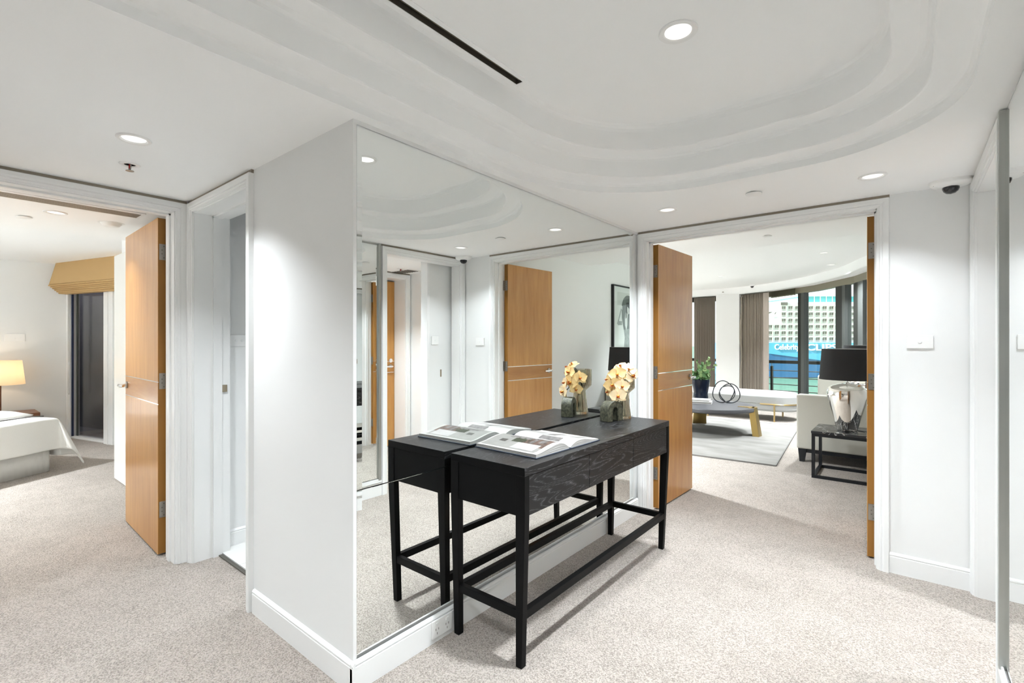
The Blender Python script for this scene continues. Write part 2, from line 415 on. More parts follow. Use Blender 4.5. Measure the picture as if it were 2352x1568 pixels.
wallbox('wall_right', [((XR, -3.0, 0), (XR+0.115, 2.625, TOP)), ((XR, 3.535, 0), (XR+0.115, YD, TOP)), ((XR, 2.625, HEAD), (XR+0.115, 3.535, TOP))],
        'white wall with the entry lobby opening and the edge mirror')
wallbox('wall_back', [((XB-0.155, -3.12, 0), (XR+0.115, -3.0, TOP))],
        'white end wall of the hall behind the viewer')
wallbox('wall_lobby', [((0.44, 3.24, 0), (0.52, 4.05, TOP)), ((0.52, 3.97, 0), (1.95, 4.05, TOP)), ((1.63, 3.90, 0), (1.95, 3.97, TOP)), ((1.63, 2.2, 0), (1.95, 3.01, TOP)), ((1.63, 3.01, HEAD), (1.95, 3.90, TOP)), ((1.92, 3.01, 0), (1.95, 3.90, HEAD)), ((XR+0.115, 2.1, 0), (1.95, 2.2, TOP))],
        'white entry lobby walls seen reflected in the hall mirror')
wallbox('wall_living_right', [((0.10, YD+0.13, 0), (0.25, 7.4, TOP))], 'white living room wall carrying the framed photograph')
wallbox('wall_living_left', [((-6.4, YD, 0), (-1.9, YD+0.13, TOP)), ((-6.5, YD, 2.42), (-6.4, 11.6, TOP)), ((-6.5, YD, 0), (-6.4, 4.3, TOP)), ((-6.5, 9.0, 0), (-6.4, 11.6, TOP))], 'white walls on the hidden side of the living room')

def simple_window(n, a, c, axis, label):
    w = thing('window_%d' % n, a, label, 'window', None, 'structure'); ax = 'xy'.index(axis)
    f = 0.05
    lo = list(a); hi = list(c)
    def bx(u0, u1, z0, z1, name, m, thin=False):
        p = [0, 0, z0]; q = [0, 0, z1]; p[ax] = u0; q[ax] = u1; k = 1-ax
        p[k], q[k] = (lo[k], hi[k]) if not thin else ((lo[k]+hi[k])/2-0.003, (lo[k]+hi[k])/2+0.003)
        MB().box(p, q).build(name, m, w)
    u0, u1 = lo[ax], hi[ax]
    bx(u0, u1, lo[2], lo[2]+f, 'frame_rail', 'dark_frame'); bx(u0, u1, hi[2]-f, hi[2], 'frame_rail', 'dark_frame')
    for k in range(3):
        m = u0+(u1-u0-f)*k/2; bx(m, m+f, lo[2]+f, hi[2]-f, 'mullion', 'dark_frame')
    for k in range(2): bx(u0+f+(u1-u0-f)*k/2, u0+(u1-u0-f)*(k+1)/2, lo[2]+f, hi[2]-f, 'pane', 'window_glass', True)
simple_window(4, (-8.4, -3.70, 0.2), (-4.6, -3.62, 2.2), 'x', 'wide dark framed bedroom window out of view')
simple_window(5, (-6.49, 4.3, 0.0), (-6.41, 9.0, 2.42), 'y', 'added dark framed side window of the living room, out of view, letting in daylight')  # invented opening that lets sun and sky light into the living room

# bedroom enclosure
def bw(x): return 1.549+(x+8.224)*0.2736   # y of the skewed bedroom window wall
WARD_Y = 1.2
wallbox('wall_bedroom_back', [((-9.25, -3.6, 0), (-9.12, 1.4, TOP))], 'white wall behind the bedside lamp')
b = MB()
def skew(b, xa, xb, z0, z1, d0=0.0, d1=0.12, mi=0):
    p = Vector((xa, bw(xa), 0)); q = Vector((xb, bw(xb), 0)); d = (q-p).normalized(); n = Vector((-d.y, d.x, 0))
    if n.y < 0: n = -n
    vs = [p+n*d0, q+n*d0, q+n*d1, p+n*d1]
    b.add([(v.x, v.y, z0) for v in vs]+[(v.x, v.y, z1) for v in vs], [(0,3,2,1),(4,5,6,7),(0,1,5,4),(1,2,6,5),(2,3,7,6),(3,0,4,7)], mi)
skew(b, -8.02, -5.9, 0, TOP); skew(b, -9.3, -9.12, 0, TOP); skew(b, -9.12, -8.02, 2.2, TOP)
struct(b, 'wall_bedroom_window', 'paint', 'white bedroom wall around the dark sliding window', 'wall')
wallbox('wall_bedroom_left', [((-9.25, -3.72, 0), (-8.4, -3.6, TOP)), ((-4.6, -3.72, 0), (XB-0.155, -3.6, TOP)), ((-8.4, -3.72, 2.2), (-4.6, -3.6, TOP)), ((-8.4, -3.72, 0), (-4.6, -3.6, 0.2)), ((XB-0.27, -3.72, 0), (XB-0.155, -3.0, TOP))],
        'white bedroom wall with the big window out of view')

# ceilings
def flat_with_holes(b, outer, holes, z, mi=0):
    bm = bmesh.new()
    for lp in [outer]+holes:
        vs = [bm.verts.new((x, y, z)) for x, y in lp]
        for i in range(len(vs)): bm.edges.new((vs[i], vs[(i+1) % len(vs)]))
    bmesh.ops.triangle_fill(bm, use_beauty=True, use_dissolve=False, edges=bm.edges[:])
    bm.verts.index_update()
    b.add([v.co[:] for v in bm.verts], [[v.index for v in f.verts] for f in bm.faces], mi); bm.free()
def tray(inset, n=22):
    cs = [((-0.4, 2.15), (0.57, 0.595), 0), ((-0.8, 1.85), (0.80, 0.895), PI/2), ((-0.8, -0.6), (0.80, 0.6), PI), ((-0.4, -0.6), (0.57, 0.6), 1.5*PI)]
    out = []
    for c, r, a0 in cs:
        for i in range(n+1):
            a = a0+PI/2*i/n
            out.append((c[0]+(r[0]-inset)*math.cos(a), c[1]+(r[1]-inset)*math.sin(a)))
    return out
b = MB()
T0 = tray(0)
flat_with_holes(b, [(XB-0.12, -3.05), (XR+0.06, -3.05), (XR+0.06, YD+0.05), (XB-0.12, YD+0.05)], [T0], CZ)
prof = [(0.0, CZ), (0.0, 2.243), (0.004, 2.252), (0.014, 2.258), (0.03, 2.26), (0.10, 2.26), (0.108, 2.262), (0.11, 2.268),
        (0.11, 2.345), (0.113, 2.357), (0.122, 2.365), (0.14, 2.368), (0.205, 2.368), (0.213, 2.37), (0.216, 2.376),
        (0.216, 2.465), (0.219, 2.482), (0.228, 2.494), (0.245, 2.50)]
loops = [tray(i) for i, z in prof]
for k in range(len(prof)-1):
    A, B = loops[k], loops[k+1]; n = len(A)
    vs = [(x, y, prof[k][1]) for x, y in A]+[(x, y, prof[k+1][1]) for x, y in B]
    b.add(vs, [(i, (i+1) % n, n+(i+1) % n, n+i) for i in range(n)])
TZ = 2.50
SX, SY0, SY1 = -1.335, 0.30, 1.685        # slot diffuser in the tray
flat_with_holes(b, loops[-1], [[(SX-0.018, SY0), (SX+0.018, SY0), (SX+0.018, SY1), (SX-0.018, SY1)]], TZ)
struct(b, 'ceiling', 'ceiling_paint', 'white hall ceiling with a rounded stepped tray recess', 'ceiling', smooth='auto', org=(0, 0, CZ), fix=False)
struct(MB().box((-9.3, -3.75, TOP), (3.4, 3.6, TOP+0.25)).box((-6.52, 3.6, TOP), (3.4, 13.6, TOP+0.25)), 'ceiling_slab', 'roof_slab', 'concrete slab over the whole flat', 'ceiling')
struct(MB().box((-6.5, YD+0.1, LS), (0.25, 5.86, LS+0.3)), 'ceiling_living_soffit', 'ceiling_paint', 'lower white ceiling just inside the living room', 'ceiling')
struct(MB().box((-6.5, 5.86, LZ), (0.25, 12.0, LZ+0.12)), 'ceiling_living', 'ceiling_paint', 'high white living room ceiling', 'ceiling')
struct(MB().box((-5.2, -3.65, 2.215), (XB-0.2, 2.3, 2.6)), 'ceiling_bedroom_soffit', 'ceiling_paint', 'lower white ceiling just inside the bedroom', 'ceiling')
struct(MB().box((-9.25, -3.65, 2.42), (-5.2, 2.4, 2.6)), 'ceiling_bedroom', 'ceiling_paint', 'high white bedroom ceiling above the tan blind', 'ceiling')
struct(MB().box((-3.5, YW+0.1, CZ), (XM-0.1, 3.4, CZ+0.1)), 'ceiling_bathroom', 'ceiling_paint', 'white bathroom ceiling', 'ceiling')
struct(MB().box((XR+0.05, 2.1, CZ), (1.95, 4.05, CZ+0.1)), 'ceiling_lobby', 'ceiling_paint', 'white entry lobby ceiling seen reflected in the hall mirror', 'ceiling')

# door casings and jamb linings -------------------------------------------------
CASP = [(0.0, 0.0), (0.0, 0.012), (0.009, 0.014), (0.012, 0.019), (0.017, 0.022), (0.024, 0.020), (0.027, 0.024), (0.033, 0.026), (0.053, 0.026), (0.056, 0.024), (0.058, 0.0)]
def casing(b, P, a0, a1, h, prof=CASP, ot=1.0):
    """P(a, d, z): along the wall, out of the wall, up"""
    k = len(prof); vs = []
    for (o, d) in prof:
        vs += [P(a0-o, d, 0), P(a0-o, d, h+o*ot), P(a1+o, d, h+o*ot), P(a1+o, d, 0)]
    b.add(vs, [(i*4+j, i*4+j+1, (i+1)*4+j+1, (i+1)*4+j) for i in range(k-1) for j in range(3)])
def jamb(b, P, a0, a1, h, depth, stop=None, t=0.006):
    for a in ((a0, a0+t), (a1-t, a1)):
        vs = [P(a[0], 0.002, 0), P(a[1], 0.002, 0), P(a[1], -depth, 0), P(a[0], -depth, 0)]
        vs += [(v[0], v[1], h) for v in vs]
        b.add(vs, [(0,3,2,1),(4,5,6,7),(0,1,5,4),(1,2,6,5),(2,3,7,6),(3,0,4,7)])
    vs = [P(a0, 0.002, h-t), P(a1, 0.002, h-t), P(a1, -depth, h-t), P(a0, -depth, h-t)]; vs += [(v[0], v[1], h+0.001) for v in vs]
    b.add(vs, [(0,3,2,1),(4,5,6,7),(0,1,5,4),(1,2,6,5),(2,3,7,6),(3,0,4,7)])
    if stop:
        s0, s1, w = stop
        for a in ((a0+t, a0+t+w), (a1-t-w, a1-t)):
            vs = [P(a[0], -s0, 0), P(a[1], -s0, 0), P(a[1], -s1, 0), P(a[0], -s1, 0)]; vs += [(v[0], v[1], h-t) for v in vs]
            b.add(vs, [(0,3,2,1),(4,5,6,7),(0,1,5,4),(1,2,6,5),(2,3,7,6),(3,0,4,7)])
        vs = [P(a0+t, -s0, h-t-w), P(a1-t, -s0, h-t-w), P(a1-t, -s1, h-t-w), P(a0+t, -s1, h-t-w)]; vs += [(v[0], v[1], h-t) for v in vs]
        b.add(vs, [(0,3,2,1),(4,5,6,7),(0,1,5,4),(1,2,6,5),(2,3,7,6),(3,0,4,7)])
def frame(n, P, a0, a1, depth, label, stop=None, back=True, h=HEAD, ot=0.93):
    t = thing('trim_%d' % n, P((a0+a1)/2, 0, 0), label, 'door frame', None, 'structure')
    c = MB(); casing(c, P, a0, a1, h, ot=ot); c.build('casing', 'gloss_white', t, fix=True)
    j = MB(); jamb(j, P, a0, a1, h, depth, stop); j.build('jamb_lining', 'gloss_white', t)
    if back:
        c = MB(); casing(c, lambda a, d, z: P(a, -depth-d, z), a0, a1, h, ot=ot); c.build('casing', 'gloss_white', t)
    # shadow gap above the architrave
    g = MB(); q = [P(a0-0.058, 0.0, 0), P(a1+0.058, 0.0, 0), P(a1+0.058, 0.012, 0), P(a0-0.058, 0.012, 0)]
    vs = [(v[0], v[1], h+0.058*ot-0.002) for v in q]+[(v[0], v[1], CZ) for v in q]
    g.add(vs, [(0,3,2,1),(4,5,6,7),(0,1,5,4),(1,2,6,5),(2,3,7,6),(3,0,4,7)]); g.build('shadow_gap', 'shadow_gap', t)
    return t
PD = lambda a, d, z: (a, YD-d, z)
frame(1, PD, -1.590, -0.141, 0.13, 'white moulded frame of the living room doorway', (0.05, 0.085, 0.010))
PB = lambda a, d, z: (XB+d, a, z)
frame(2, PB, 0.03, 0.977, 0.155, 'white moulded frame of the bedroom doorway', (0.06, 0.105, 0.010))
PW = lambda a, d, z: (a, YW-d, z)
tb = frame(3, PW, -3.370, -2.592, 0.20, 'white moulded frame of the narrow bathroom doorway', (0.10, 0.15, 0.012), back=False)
MB().box((-3.359, 1.175, 1.01), (-3.3545, 1.20, 1.10)).box((-3.359, 1.20, 1.03), (-3.354, 1.235, 1.075)).build('strike_plate', 'bronze_metal', tb, bevel=0.001)
MB().box((-3.356, 1.180, 1.035), (-3.3535, 1.195, 1.075)).build('strike_slot', 'black', tb)
PR = lambda a, d, z: (XR-d, a, z)
frame(4, PR, 2.625, 3.535, 0.115, 'white moulded frame of the entry lobby opening by the dome camera', None, back=False)
PL = lambda a, d, z: (1.63-d, a, z)
frame(5, PL, 3.01, 3.90, 0.22, 'white frame of the reflected entry door', None, back=False)

# baseboards --------------------------------------------------------------------
BBP = [(0.0, 0.0), (0.014, 0.0), (0.014, 0.096), (0.0105, 0.099), (0.0135, 0.103), (0.0135, 0.108), (0.009, 0.114), (0.004, 0.117), (0.0, 0.118)]
def baseboard(name, p, q, n, label, prof=BBP):
    b = MB(); k = len(prof); vs = []
    for (d, z) in prof: vs += [(p[0]+n[0]*d, p[1]+n[1]*d, z), (q[0]+n[0]*d, q[1]+n[1]*d, z)]
    b.add(vs, [(i*2, i*2+1, i*2+3, i*2+2) for i in range(k-1)]+[tuple(i*2 for i in range(k)), tuple(i*2+1 for i in reversed(range(k)))])
    return struct(b, name, 'gloss_white', label, 'baseboard')
baseboard('baseboard_return', (-2.524, YW), (XM-0.013+0.016+0.014, YW), (0, -1), 'white baseboard under the white wall left of the mirror')
baseboard('baseboard_mirror', (XM, YW-0.014), (XM, YD-0.02), (1, 0), 'white baseboard below the hall mirror')
baseboard('baseboard_doorway', (-0.097, YD), (XR, YD), (0, -1), 'white baseboard under the hall light switch')
baseboard('baseboard_right', (XR, -3.0), (XR, 2.565), (-1, 0), 'white baseboard under the edge mirror')
baseboard('baseboard_bathroom', (-3.438, 1.26), (-3.438, 3.29), (1, 0), 'white baseboard in the bathroom')
baseboard('baseboard_bedroom', (-9.12, -3.5), (-9.12, 1.3), (1, 0), 'white baseboard behind the nightstand')
baseboard('baseboard_lobby', (0.52, 3.97), (1.63, 3.97), (0, -1), 'white baseboard in the reflected lobby')
baseboard('baseboard_living', (0.10, 3.85), (0.10, 7.3), (-1, 0), 'white baseboard along the photograph wall')
struct(MB().box((0.43, 3.225, 0), (0.53, 3.255, CZ)), 'trim_6', 'gloss_white', 'white edge strip on the lobby wall end', 'trim', bevel=0.004)

# ------------------------------------------------------------------ hall mirror (two bevelled panes)
def mirror_pane(b, P, a0, a1, z0, z1, bev=0.022, dep=0.0022, th=0.006, nb=None):
    """P(a, d, z)"""
    o = [P(a0, th-dep, z0), P(a1, th-dep, z0), P(a1, th-dep, z1), P(a0, th-dep, z1)]
    zb = 0.0012 if nb == 'bottom' else (0.008 if nb == 'top' else bev); zt = 0.0012 if nb == 'top' else bev
    i = [P(a0+bev, th, z0+zb), P(a1-bev, th, z0+zb), P(a1-bev, th, z1-zt), P(a0+bev, th, z1-zt)]
    k = [P(a0, 0, z0), P(a1, 0, z0), P(a1, 0, z1), P(a0, 0, z1)]
    b.add(o+i, [(4,5,6,7)]+[(j, (j+1) % 4, 4+(j+1) % 4, 4+j) for j in range(4)], 0)
    b.add(o+k, [(j, (j+1) % 4, 4+(j+1) % 4, 4+j) for j in range(4)], 1)
PMm = lambda a, d, z: (XM-0.006+d, a, z)
mir = thing('hall_mirror', (XM, 2.3, 0.13), 'large frameless mirror in two panels on the wall behind the black console', 'mirror')
b = MB(); mirror_pane(b, PMm, 1.072, 3.520, 0.7715, 2.190, nb='bottom'); b.build('mirror_pane', ['mirror_glass', 'mirror_edge'], mir)
b = MB(); mirror_pane(b, PMm, 1.072, 3.520, 0.131, 0.7690, nb='top'); b.build('mirror_pane', ['mirror_glass', 'mirror_edge'], mir)
MB().box((XM-0.0125, 1.071, 0.130), (XM-0.0065, 3.5215, 2.191)).build('backing', 'black', mir)
# framed mirror on the other wall
m2 = thing('edge_mirror', (XR, 1.0, 0.14), 'tall mirror in a grey metal frame at the far right edge of the photo', 'mirror')
PM2 = lambda a, d, z: (XR-0.004-d, a, z)
b = MB(); mirror_pane(b, PM2, -0.6, 2.530, 0.155, 2.19); b.build('mirror_pane', ['mirror_glass', 'mirror_edge'], m2)
MB().box((XR-0.0035, -0.62, 0.14), (XR-0.0005, 2.56, 2.205)).build('backing', 'aluminium', m2)
MB().box((XR-0.024, 2.531, 0.135), (XR-0.004, 2.549, 2.205)).box((XR-0.016, 2.549, 0.135), (XR-0.004, 2.561, 2.205)).build('side_frame', 'aluminium', m2, bevel=0.002)
MB().box((XR-0.024, -0.62, 0.118), (XR-0.004, 2.561, 0.135)).box((XR-0.018, -0.62, 0.135), (XR-0.011, 2.53, 0.150)).build('bottom_frame', 'gloss_white', m2, bevel=0.002)

# ------------------------------------------------------------------ doors
def door(num, loc, ang, w, h, label, hinges, handle_z=1.03, th=0.044, lever=True, lock=False, swing=1, mat_edge='door_edge', face=-1):
    """leaf local frame: +x from hinge to free edge, y thickness centred on 0..th, z up; placed at loc, rotated by ang"""
    t = thing('door_%d' % num, loc, label, 'door', None, 'structure')
    t.rotation_euler = (0, 0, ang)
    O = Vector((0,0,0)); ORG[t.name] = O
    z0 = 0.012
    b = MB(); b.box((0.001, 0.001, z0+0.001), (w-0.001, th-0.001, h-0.001), 0); b.build('core', mat_edge, t)
    b = MB(); b.box((0, -0.0015, z0), (w, 0.0012, 0.951)); b.box((0, th-0.0012, z0), (w, th+0.0015, 0.951)); b.build('lower_panel', 'door_wood', t)
    b = MB(); b.box((0, -0.0015, 1.097), (w, 0.0012, h)); b.box((0, th-0.0012, 1.097), (w, th+0.0015, h)); b.build('upper_panel', 'door_wood', t)
    b = MB(); b.box((0, -0.0015, 0.957), (w, 0.0012, 1.091)); b.box((0, th-0.0012, 0.957), (w, th+0.0015, 1.091)); b.build('middle_band', 'door_band', t)
    for z in (0.951, 1.091):
        MB().box((0, -0.001, z), (w, 0.0011, z+0.006)).box((0, th-0.0011, z), (w, th+0.001, z+0.006)).build('inlay_strip', 'chrome', t)
    for z in (0.29, 1.10, 1.915):
        hg = MB().box((-0.0022, 0.006, z-0.05), (0.0008, th-0.004 if face < 0 else th-0.006, z+0.05)).build('hinge', 'satin_nickel', t)
        yk = th+0.004 if hinges > 0 else -0.004
        k = MB()
        for q in range(5): k.lathe([(0.0062, 0.0012), (0.0062, 0.0188)], (-0.004, yk, z-0.05+q*0.02), 12)
        k.box((-0.032, yk-0.001, z-0.05), (-0.004, yk+0.001, z+0.05))
        k.build('knuckle', 'satin_nickel', hg, smooth='auto')
        for (dy, dz) in ((0.014, 0.036), (0.024, 0.012), (0.024, -0.012), (0.014, -0.036)): MB().box((-0.003, dy-0.003, z+dz-0.003), (-0.0018, dy+0.003, z+dz+0.003)).build('screw', 'screw', hg)
    if lever:
        for s in (-1, 1):
            y = -0.0015 if s < 0 else th+0.0015
            hx = w-0.062
            hd = MB(); q = MB()
            def cyl(b, r, ya, yb):
                n = 20; vs = [(hx+r*math.cos(2*PI*i/n), yy, handle_z+r*math.sin(2*PI*i/n)) for yy in (ya, yb) for i in range(n)]
                b.add(vs, [(i, (i+1) % n, n+(i+1) % n, n+i) for i in range(n)]+[tuple(range(n)), tuple(reversed(range(n, 2*n)))])
            cyl(hd, 0.009, y, y+s*0.048)
            pts = [(hx+0.006, y+s*0.045, handle_z), (hx-0.01, y+s*0.050, handle_z), (hx-0.05, y+s*0.052, handle_z), (hx-0.085, y+s*0.050, handle_z), (hx-0.115, y+s*0.046, handle_z)]
            hd.tube(pts, [0.009, 0.012, 0.0115, 0.011, 0.0085], 12)
            ho = hd.build('lever_handle', 'chrome', t, smooth='auto')
            cyl(q, 0.025, y, y+s*0.010); q.build('rose', 'satin_nickel', ho, smooth='auto')
            if lock:
                q = MB()
                n = 20
                for (r, ya, yb) in ((0.026, y, y+s*0.012), (0.016, y+s*0.012, y+s*0.016)):
                    vs = [(hx+r*math.cos(2*PI*i/n), yy, handle_z+0.075+r*math.sin(2*PI*i/n)) for yy in (ya, yb) for i in range(n)]
                    q.add(vs, [(i, (i+1) % n, n+(i+1) % n, n+i) for i in range(n)]+[tuple(range(n)), tuple(reversed(range(n, 2*n)))])
                q.build('lock_cylinder', 'chrome', t, smooth='auto')
    return t
# bedroom leaf: hinge at (-3.70, .95..99), runs to -x
door(1, (-3.645, 0.987, 0), PI-0.03, 0.88, 2.128, 'maple door standing open into the bedroom with two inlaid metal strips', -1, face=1)
# living room leaves
door(2, (-1.548, 3.742, 0), PI/2-0.03, 0.722, 2.128, 'open maple door leaf beside the hall mirror, hinged on the console side', 1)
door(3, (-0.151, 3.742, 0), PI/2+0.055, 0.722, 2.128, 'maple door leaf seen edge-on between living room doorway and light switch', -1)
door(4, (1.895, 3.03, 0), PI/2, 0.86, 2.12, 'maple entry door with lock and lever, seen reflected in the hall mirror', 1, lock=True)

# ------------------------------------------------------------------ console table
con = thing('console_table', (-1.42, 2.33, 0), 'black oak console table with three drawers in front of the hall mirror', 'console table')
X0, X1, Y0, Y1, TZc = -1.634, -1.202, 1.550, 3.085, 0.835
b = MB(); b.box((X0, Y0, 0.800), (X1, Y1, TZc)); b.m = [1, 0, 1, 0, 1, 0]; b.build('table_top', ['black_oak_y', 'black_oak_dark'], con, bevel=0.0015)
MB().box((X0+0.004, Y0+0.032, 0.632), (X0+0.022, Y1-0.032, 0.800)).box((X0+0.02, Y0+0.03, 0.632), (X1-0.026, Y1-0.03, 0.640)).build('carcass', 'black_oak_dark', con)
for y in (Y0+0.004, Y1-0.020):
    MB().box((X0+0.046, y, 0.632), (X1-0.046, y+0.016, 0.800)).build('side_panel', 'black_oak_dark', con)
dw = (Y1-Y0-0.062)/3
for i in range(3):
    y = Y0+0.031+i*dw
    MB().box((X1-0.024, y+0.0015, 0.634), (X1-0.004, y+dw-0.0015, 0.797)).build('drawer', 'black_oak_y', con, bevel=0.001)
for sx in (0, 1):
    for sy in (0, 1):
        xa, xb = (X1-0.048, X1) if sx else (X0, X0+0.048)
        ya, yb = (Y1-0.032, Y1) if sy else (Y0, Y0+0.032)
        # the leg tapers towards the floor, a little from the outside and more from the inside
        xc, xd = (X1-0.058, X1-0.028) if sx else (X0+0.008, X0+0.038)
        ye, yf = (Y1-0.040, Y1-0.010) if sy else (Y0+0.014, Y0+0.044)
        b = MB()
        vs = [(xc, ye, 0), (xd, ye, 0), (xd, yf, 0), (xc, yf, 0), (xa, ya, 0.632), (xb, ya, 0.632), (xb, yb, 0.632), (xa, yb, 0.632),
              (xa, ya, 0.800), (xb, ya, 0.800), (xb, yb, 0.800), (xa, yb, 0.800)]
        b.add(vs, [(0,3,2,1), (8,9,10,11)]+[(i, (i+1) % 4, 4+(i+1) % 4, 4+i) for i in range(4)]+[(4+i, 4+(i+1) % 4, 8+(i+1) % 4, 8+i) for i in range(4)])
        b.build('leg', 'black_oak_dark', con, bevel=0.001)
za, zb = 0.200, 0.236
for x in (X0+0.020, X1-0.046): MB().box((x, Y0+0.035, za), (x+0.026, Y1-0.035, zb)).build('stretcher', 'black_oak_dark', con, bevel=0.001)
for y in (Y0+0.014, Y1-0.038): MB().box((X0+0.040, y, za), (X1-0.046, y+0.024, zb)).build('stretcher', 'black_oak_dark', con, bevel=0.001)

# open book ------------------------------------------------------------------
SP = 1.976   # y of the spine
bk = thing('open_book', (-1.44, SP, TZc), 'large open photo book lying on the near end of the console', 'book')
bk.rotation_euler = (0, 0, -0.03); bc = Vector((-1.44, SP, TZc))
HX, WB = 0.186, 0.258
def page_z(t, side):   # t: 0 at spine .. 1 at outer edge
    if side < 0: return 0.005+0.030*math.sin(min(1, t*1.25+0.03)**0.55*PI)**0.9*(1-0.25*t)+0.012*(1-t*0.2) if t < 0.78 else 0.016+0.012*(1-t)
    return 0.005+0.034*math.sin(min(1.0, (t+0.01)*1.02)**0.45*PI)**1.0*(1-0.3*t)+0.004
def pz(t, side):
    pk = 0.040 if side < 0 else 0.030
    edge = 0.018 if side < 0 else 0.010
    # rises fast from the gutter, crests near .28, falls to the outer edge
    if t < 0.30: return 0.008+(pk-0.008)*math.sin(t/0.30*PI/2)
    k = (t-0.30)/0.70
    return edge+(pk-edge)*(0.5+0.5*math.cos(k*PI))**1.0
def page_pt(x, t, side, lift=0.0):
    return (bc.x+x, SP+side*(0.004+t*WB), TZc+pz(t, side)+lift)
MB().box((bc.x-HX-0.006, SP-WB-0.010, TZc), (bc.x+HX+0.006, SP-0.004, TZc+0.004)).box((bc.x-HX-0.006, SP+0.004, TZc), (bc.x+HX+0.006, SP+WB+0.010, TZc+0.004)).box((bc.x-HX-0.006, SP-0.006, TZc), (bc.x+HX+0.006, SP+0.006, TZc+0.007)).build('cover', 'book_cover', bk, bevel=0.0015)
NT = 20
for side in (-1, 1):
    b = MB(); ts = [i/NT for i in range(NT+1)]
    top = [[page_pt(x, t, side) for t in ts] for x in (-HX, HX)]
    b.grid(top)
    for x in (-HX, HX):
        # layered page edges
        L = 7
        rows = []
        for k in range(L+1):
            rows.append([(bc.x+x*(1-0.003*(k % 2)), SP+side*(0.004+t*WB), TZc+0.004+(pz(t, side)-0.004)*k/L) for t in ts])
        b.grid(rows)
    rows = [[(bc.x+x, SP+side*(0.004+WB-0.002*(k % 2)), TZc+0.004+(pz(1, side)-0.004)*k/5) for x in (-HX, HX)] for k in range(6)]
    b.grid(rows)
    b.build('page_block', 'paper', bk)
def patch(x0, x1, t0, t1, side, m, lift=0.0006, n=10):
    b = MB(); b.grid([[page_pt(x, t0+(t1-t0)*i/n, side, lift) for i in range(n+1)] for x in (x0, x1)]); return b.build('printed_picture', m, bk)
patch(-HX+0.01, HX-0.03, 0.10, 0.93, -1, 'print_grey')
patch(0.02, HX-0.03, 0.10, 0.70, -1, 'print_brown', 0.0010)
patch(-0.10, 0.03, 0.12, 0.40, -1, 'print_mid', 0.0010)
patch(-0.05, 0.02, 0.42, 0.60, -1, 'print_green', 0.0014)
patch(-0.115, -0.075, 0.55, 0.66, -1, 'print_dark', 0.0014)
patch(0.0, HX-0.05, 0.60, 0.88, -1, 'print_white', 0.0014)
patch(0.055, 0.075, 0.22, 0.58, -1, 'print_mid', 0.0014)
patch(0.095, 0.125, 0.16, 0.50, -1, 'print_mid', 0.0014)
patch(0.03, 0.05, 0.14, 0.34, -1, 'print_white', 0.0014)
for xa_, ta_ in ((0.035, 0.20), (0.10, 0.22), (0.045, 0.44), (0.115, 0.46)):      # dining chairs in the printed photo
    patch(xa_, xa_+0.004, ta_, ta_+0.13, -1, 'print_dark', 0.0018, 4); patch(xa_+0.022, xa_+0.026, ta_, ta_+0.13, -1, 'print_dark', 0.0018, 4)
    patch(xa_, xa_+0.026, ta_, ta_+0.012, -1, 'print_dark', 0.0018, 2); patch(xa_-0.008, xa_+0.034, ta_+0.12, ta_+0.135, -1, 'print_dark', 0.0018, 2)
for k in range(7): patch(-0.04+0.012*k, -0.032+0.012*k, 0.38+0.05*(k % 3), 0.50+0.05*(k % 2), -1, 'print_green', 0.0020, 3)
patch(-HX+0.004, HX-0.004, 0.30, 0.97, 1, 'print_white', 0.0006)
patch(-0.03, 0.10, 0.10, 0.26, 1, 'print_mid', 0.0012)
patch(-0.17, -0.06, 0.42, 0.62, 1, 'print_grey', 0.0010)
patch(-0.02, 0.03, 0.35, 0.80, 1, 'print_mid', 0.0010)
patch(0.09, 0.14, 0.50, 0.90, 1, 'print_grey', 0.0010)

# stone arch -----------------------------------------------------------------
ax0, ax1, ay0, ay1 = -1.528, -1.455, 2.775, 2.912
b = MB(); outer = []; inner = []
R = (ay1-ay0)/2; cy = (ay0+ay1)/2; hz = 0.065; ri = 0.020; hi = 0.072
n = 16
for i in range(n+1):
    a = PI-PI*i/n; outer.append((cy+R*math.cos(a), hz+R*math.sin(a)*0.98)); inner.append((cy+ri*math.cos(a), hi+ri*math.sin(a)))
outer = [(ay0, 0)]+outer+[(ay1, 0)]; inner = [(cy-ri-0.004, 0)]+inner+[(cy+ri+0.004, 0)]
N = len(outer)
vs = [(x, y, TZc+z) for x in (ax0, ax1) for lp in (outer, inner) for y, z in lp]
f = []
for i in range(N-1):
    f += [(i, i+1, N+i+1, N+i), (2*N+i, 2*N+N+i, 2*N+N+i+1, 2*N+i+1), (i, 2*N+i, 2*N+i+1, i+1), (N+i, N+i+1, 3*N+i+1, 3*N+i)]
f += [(0, N, 3*N, 2*N), (N-1, 3*N-1, 4*N-1, 2*N-1)]
b.add(vs, f)
arch = b.build('stone_arch', 'stone_green', bevel=0.003, smooth='auto'); arch.rotation_euler = (0, 0, -0.30)
tag(arch, 'dark green stone arch ornament on the console beside the glass vase', 'ornament')

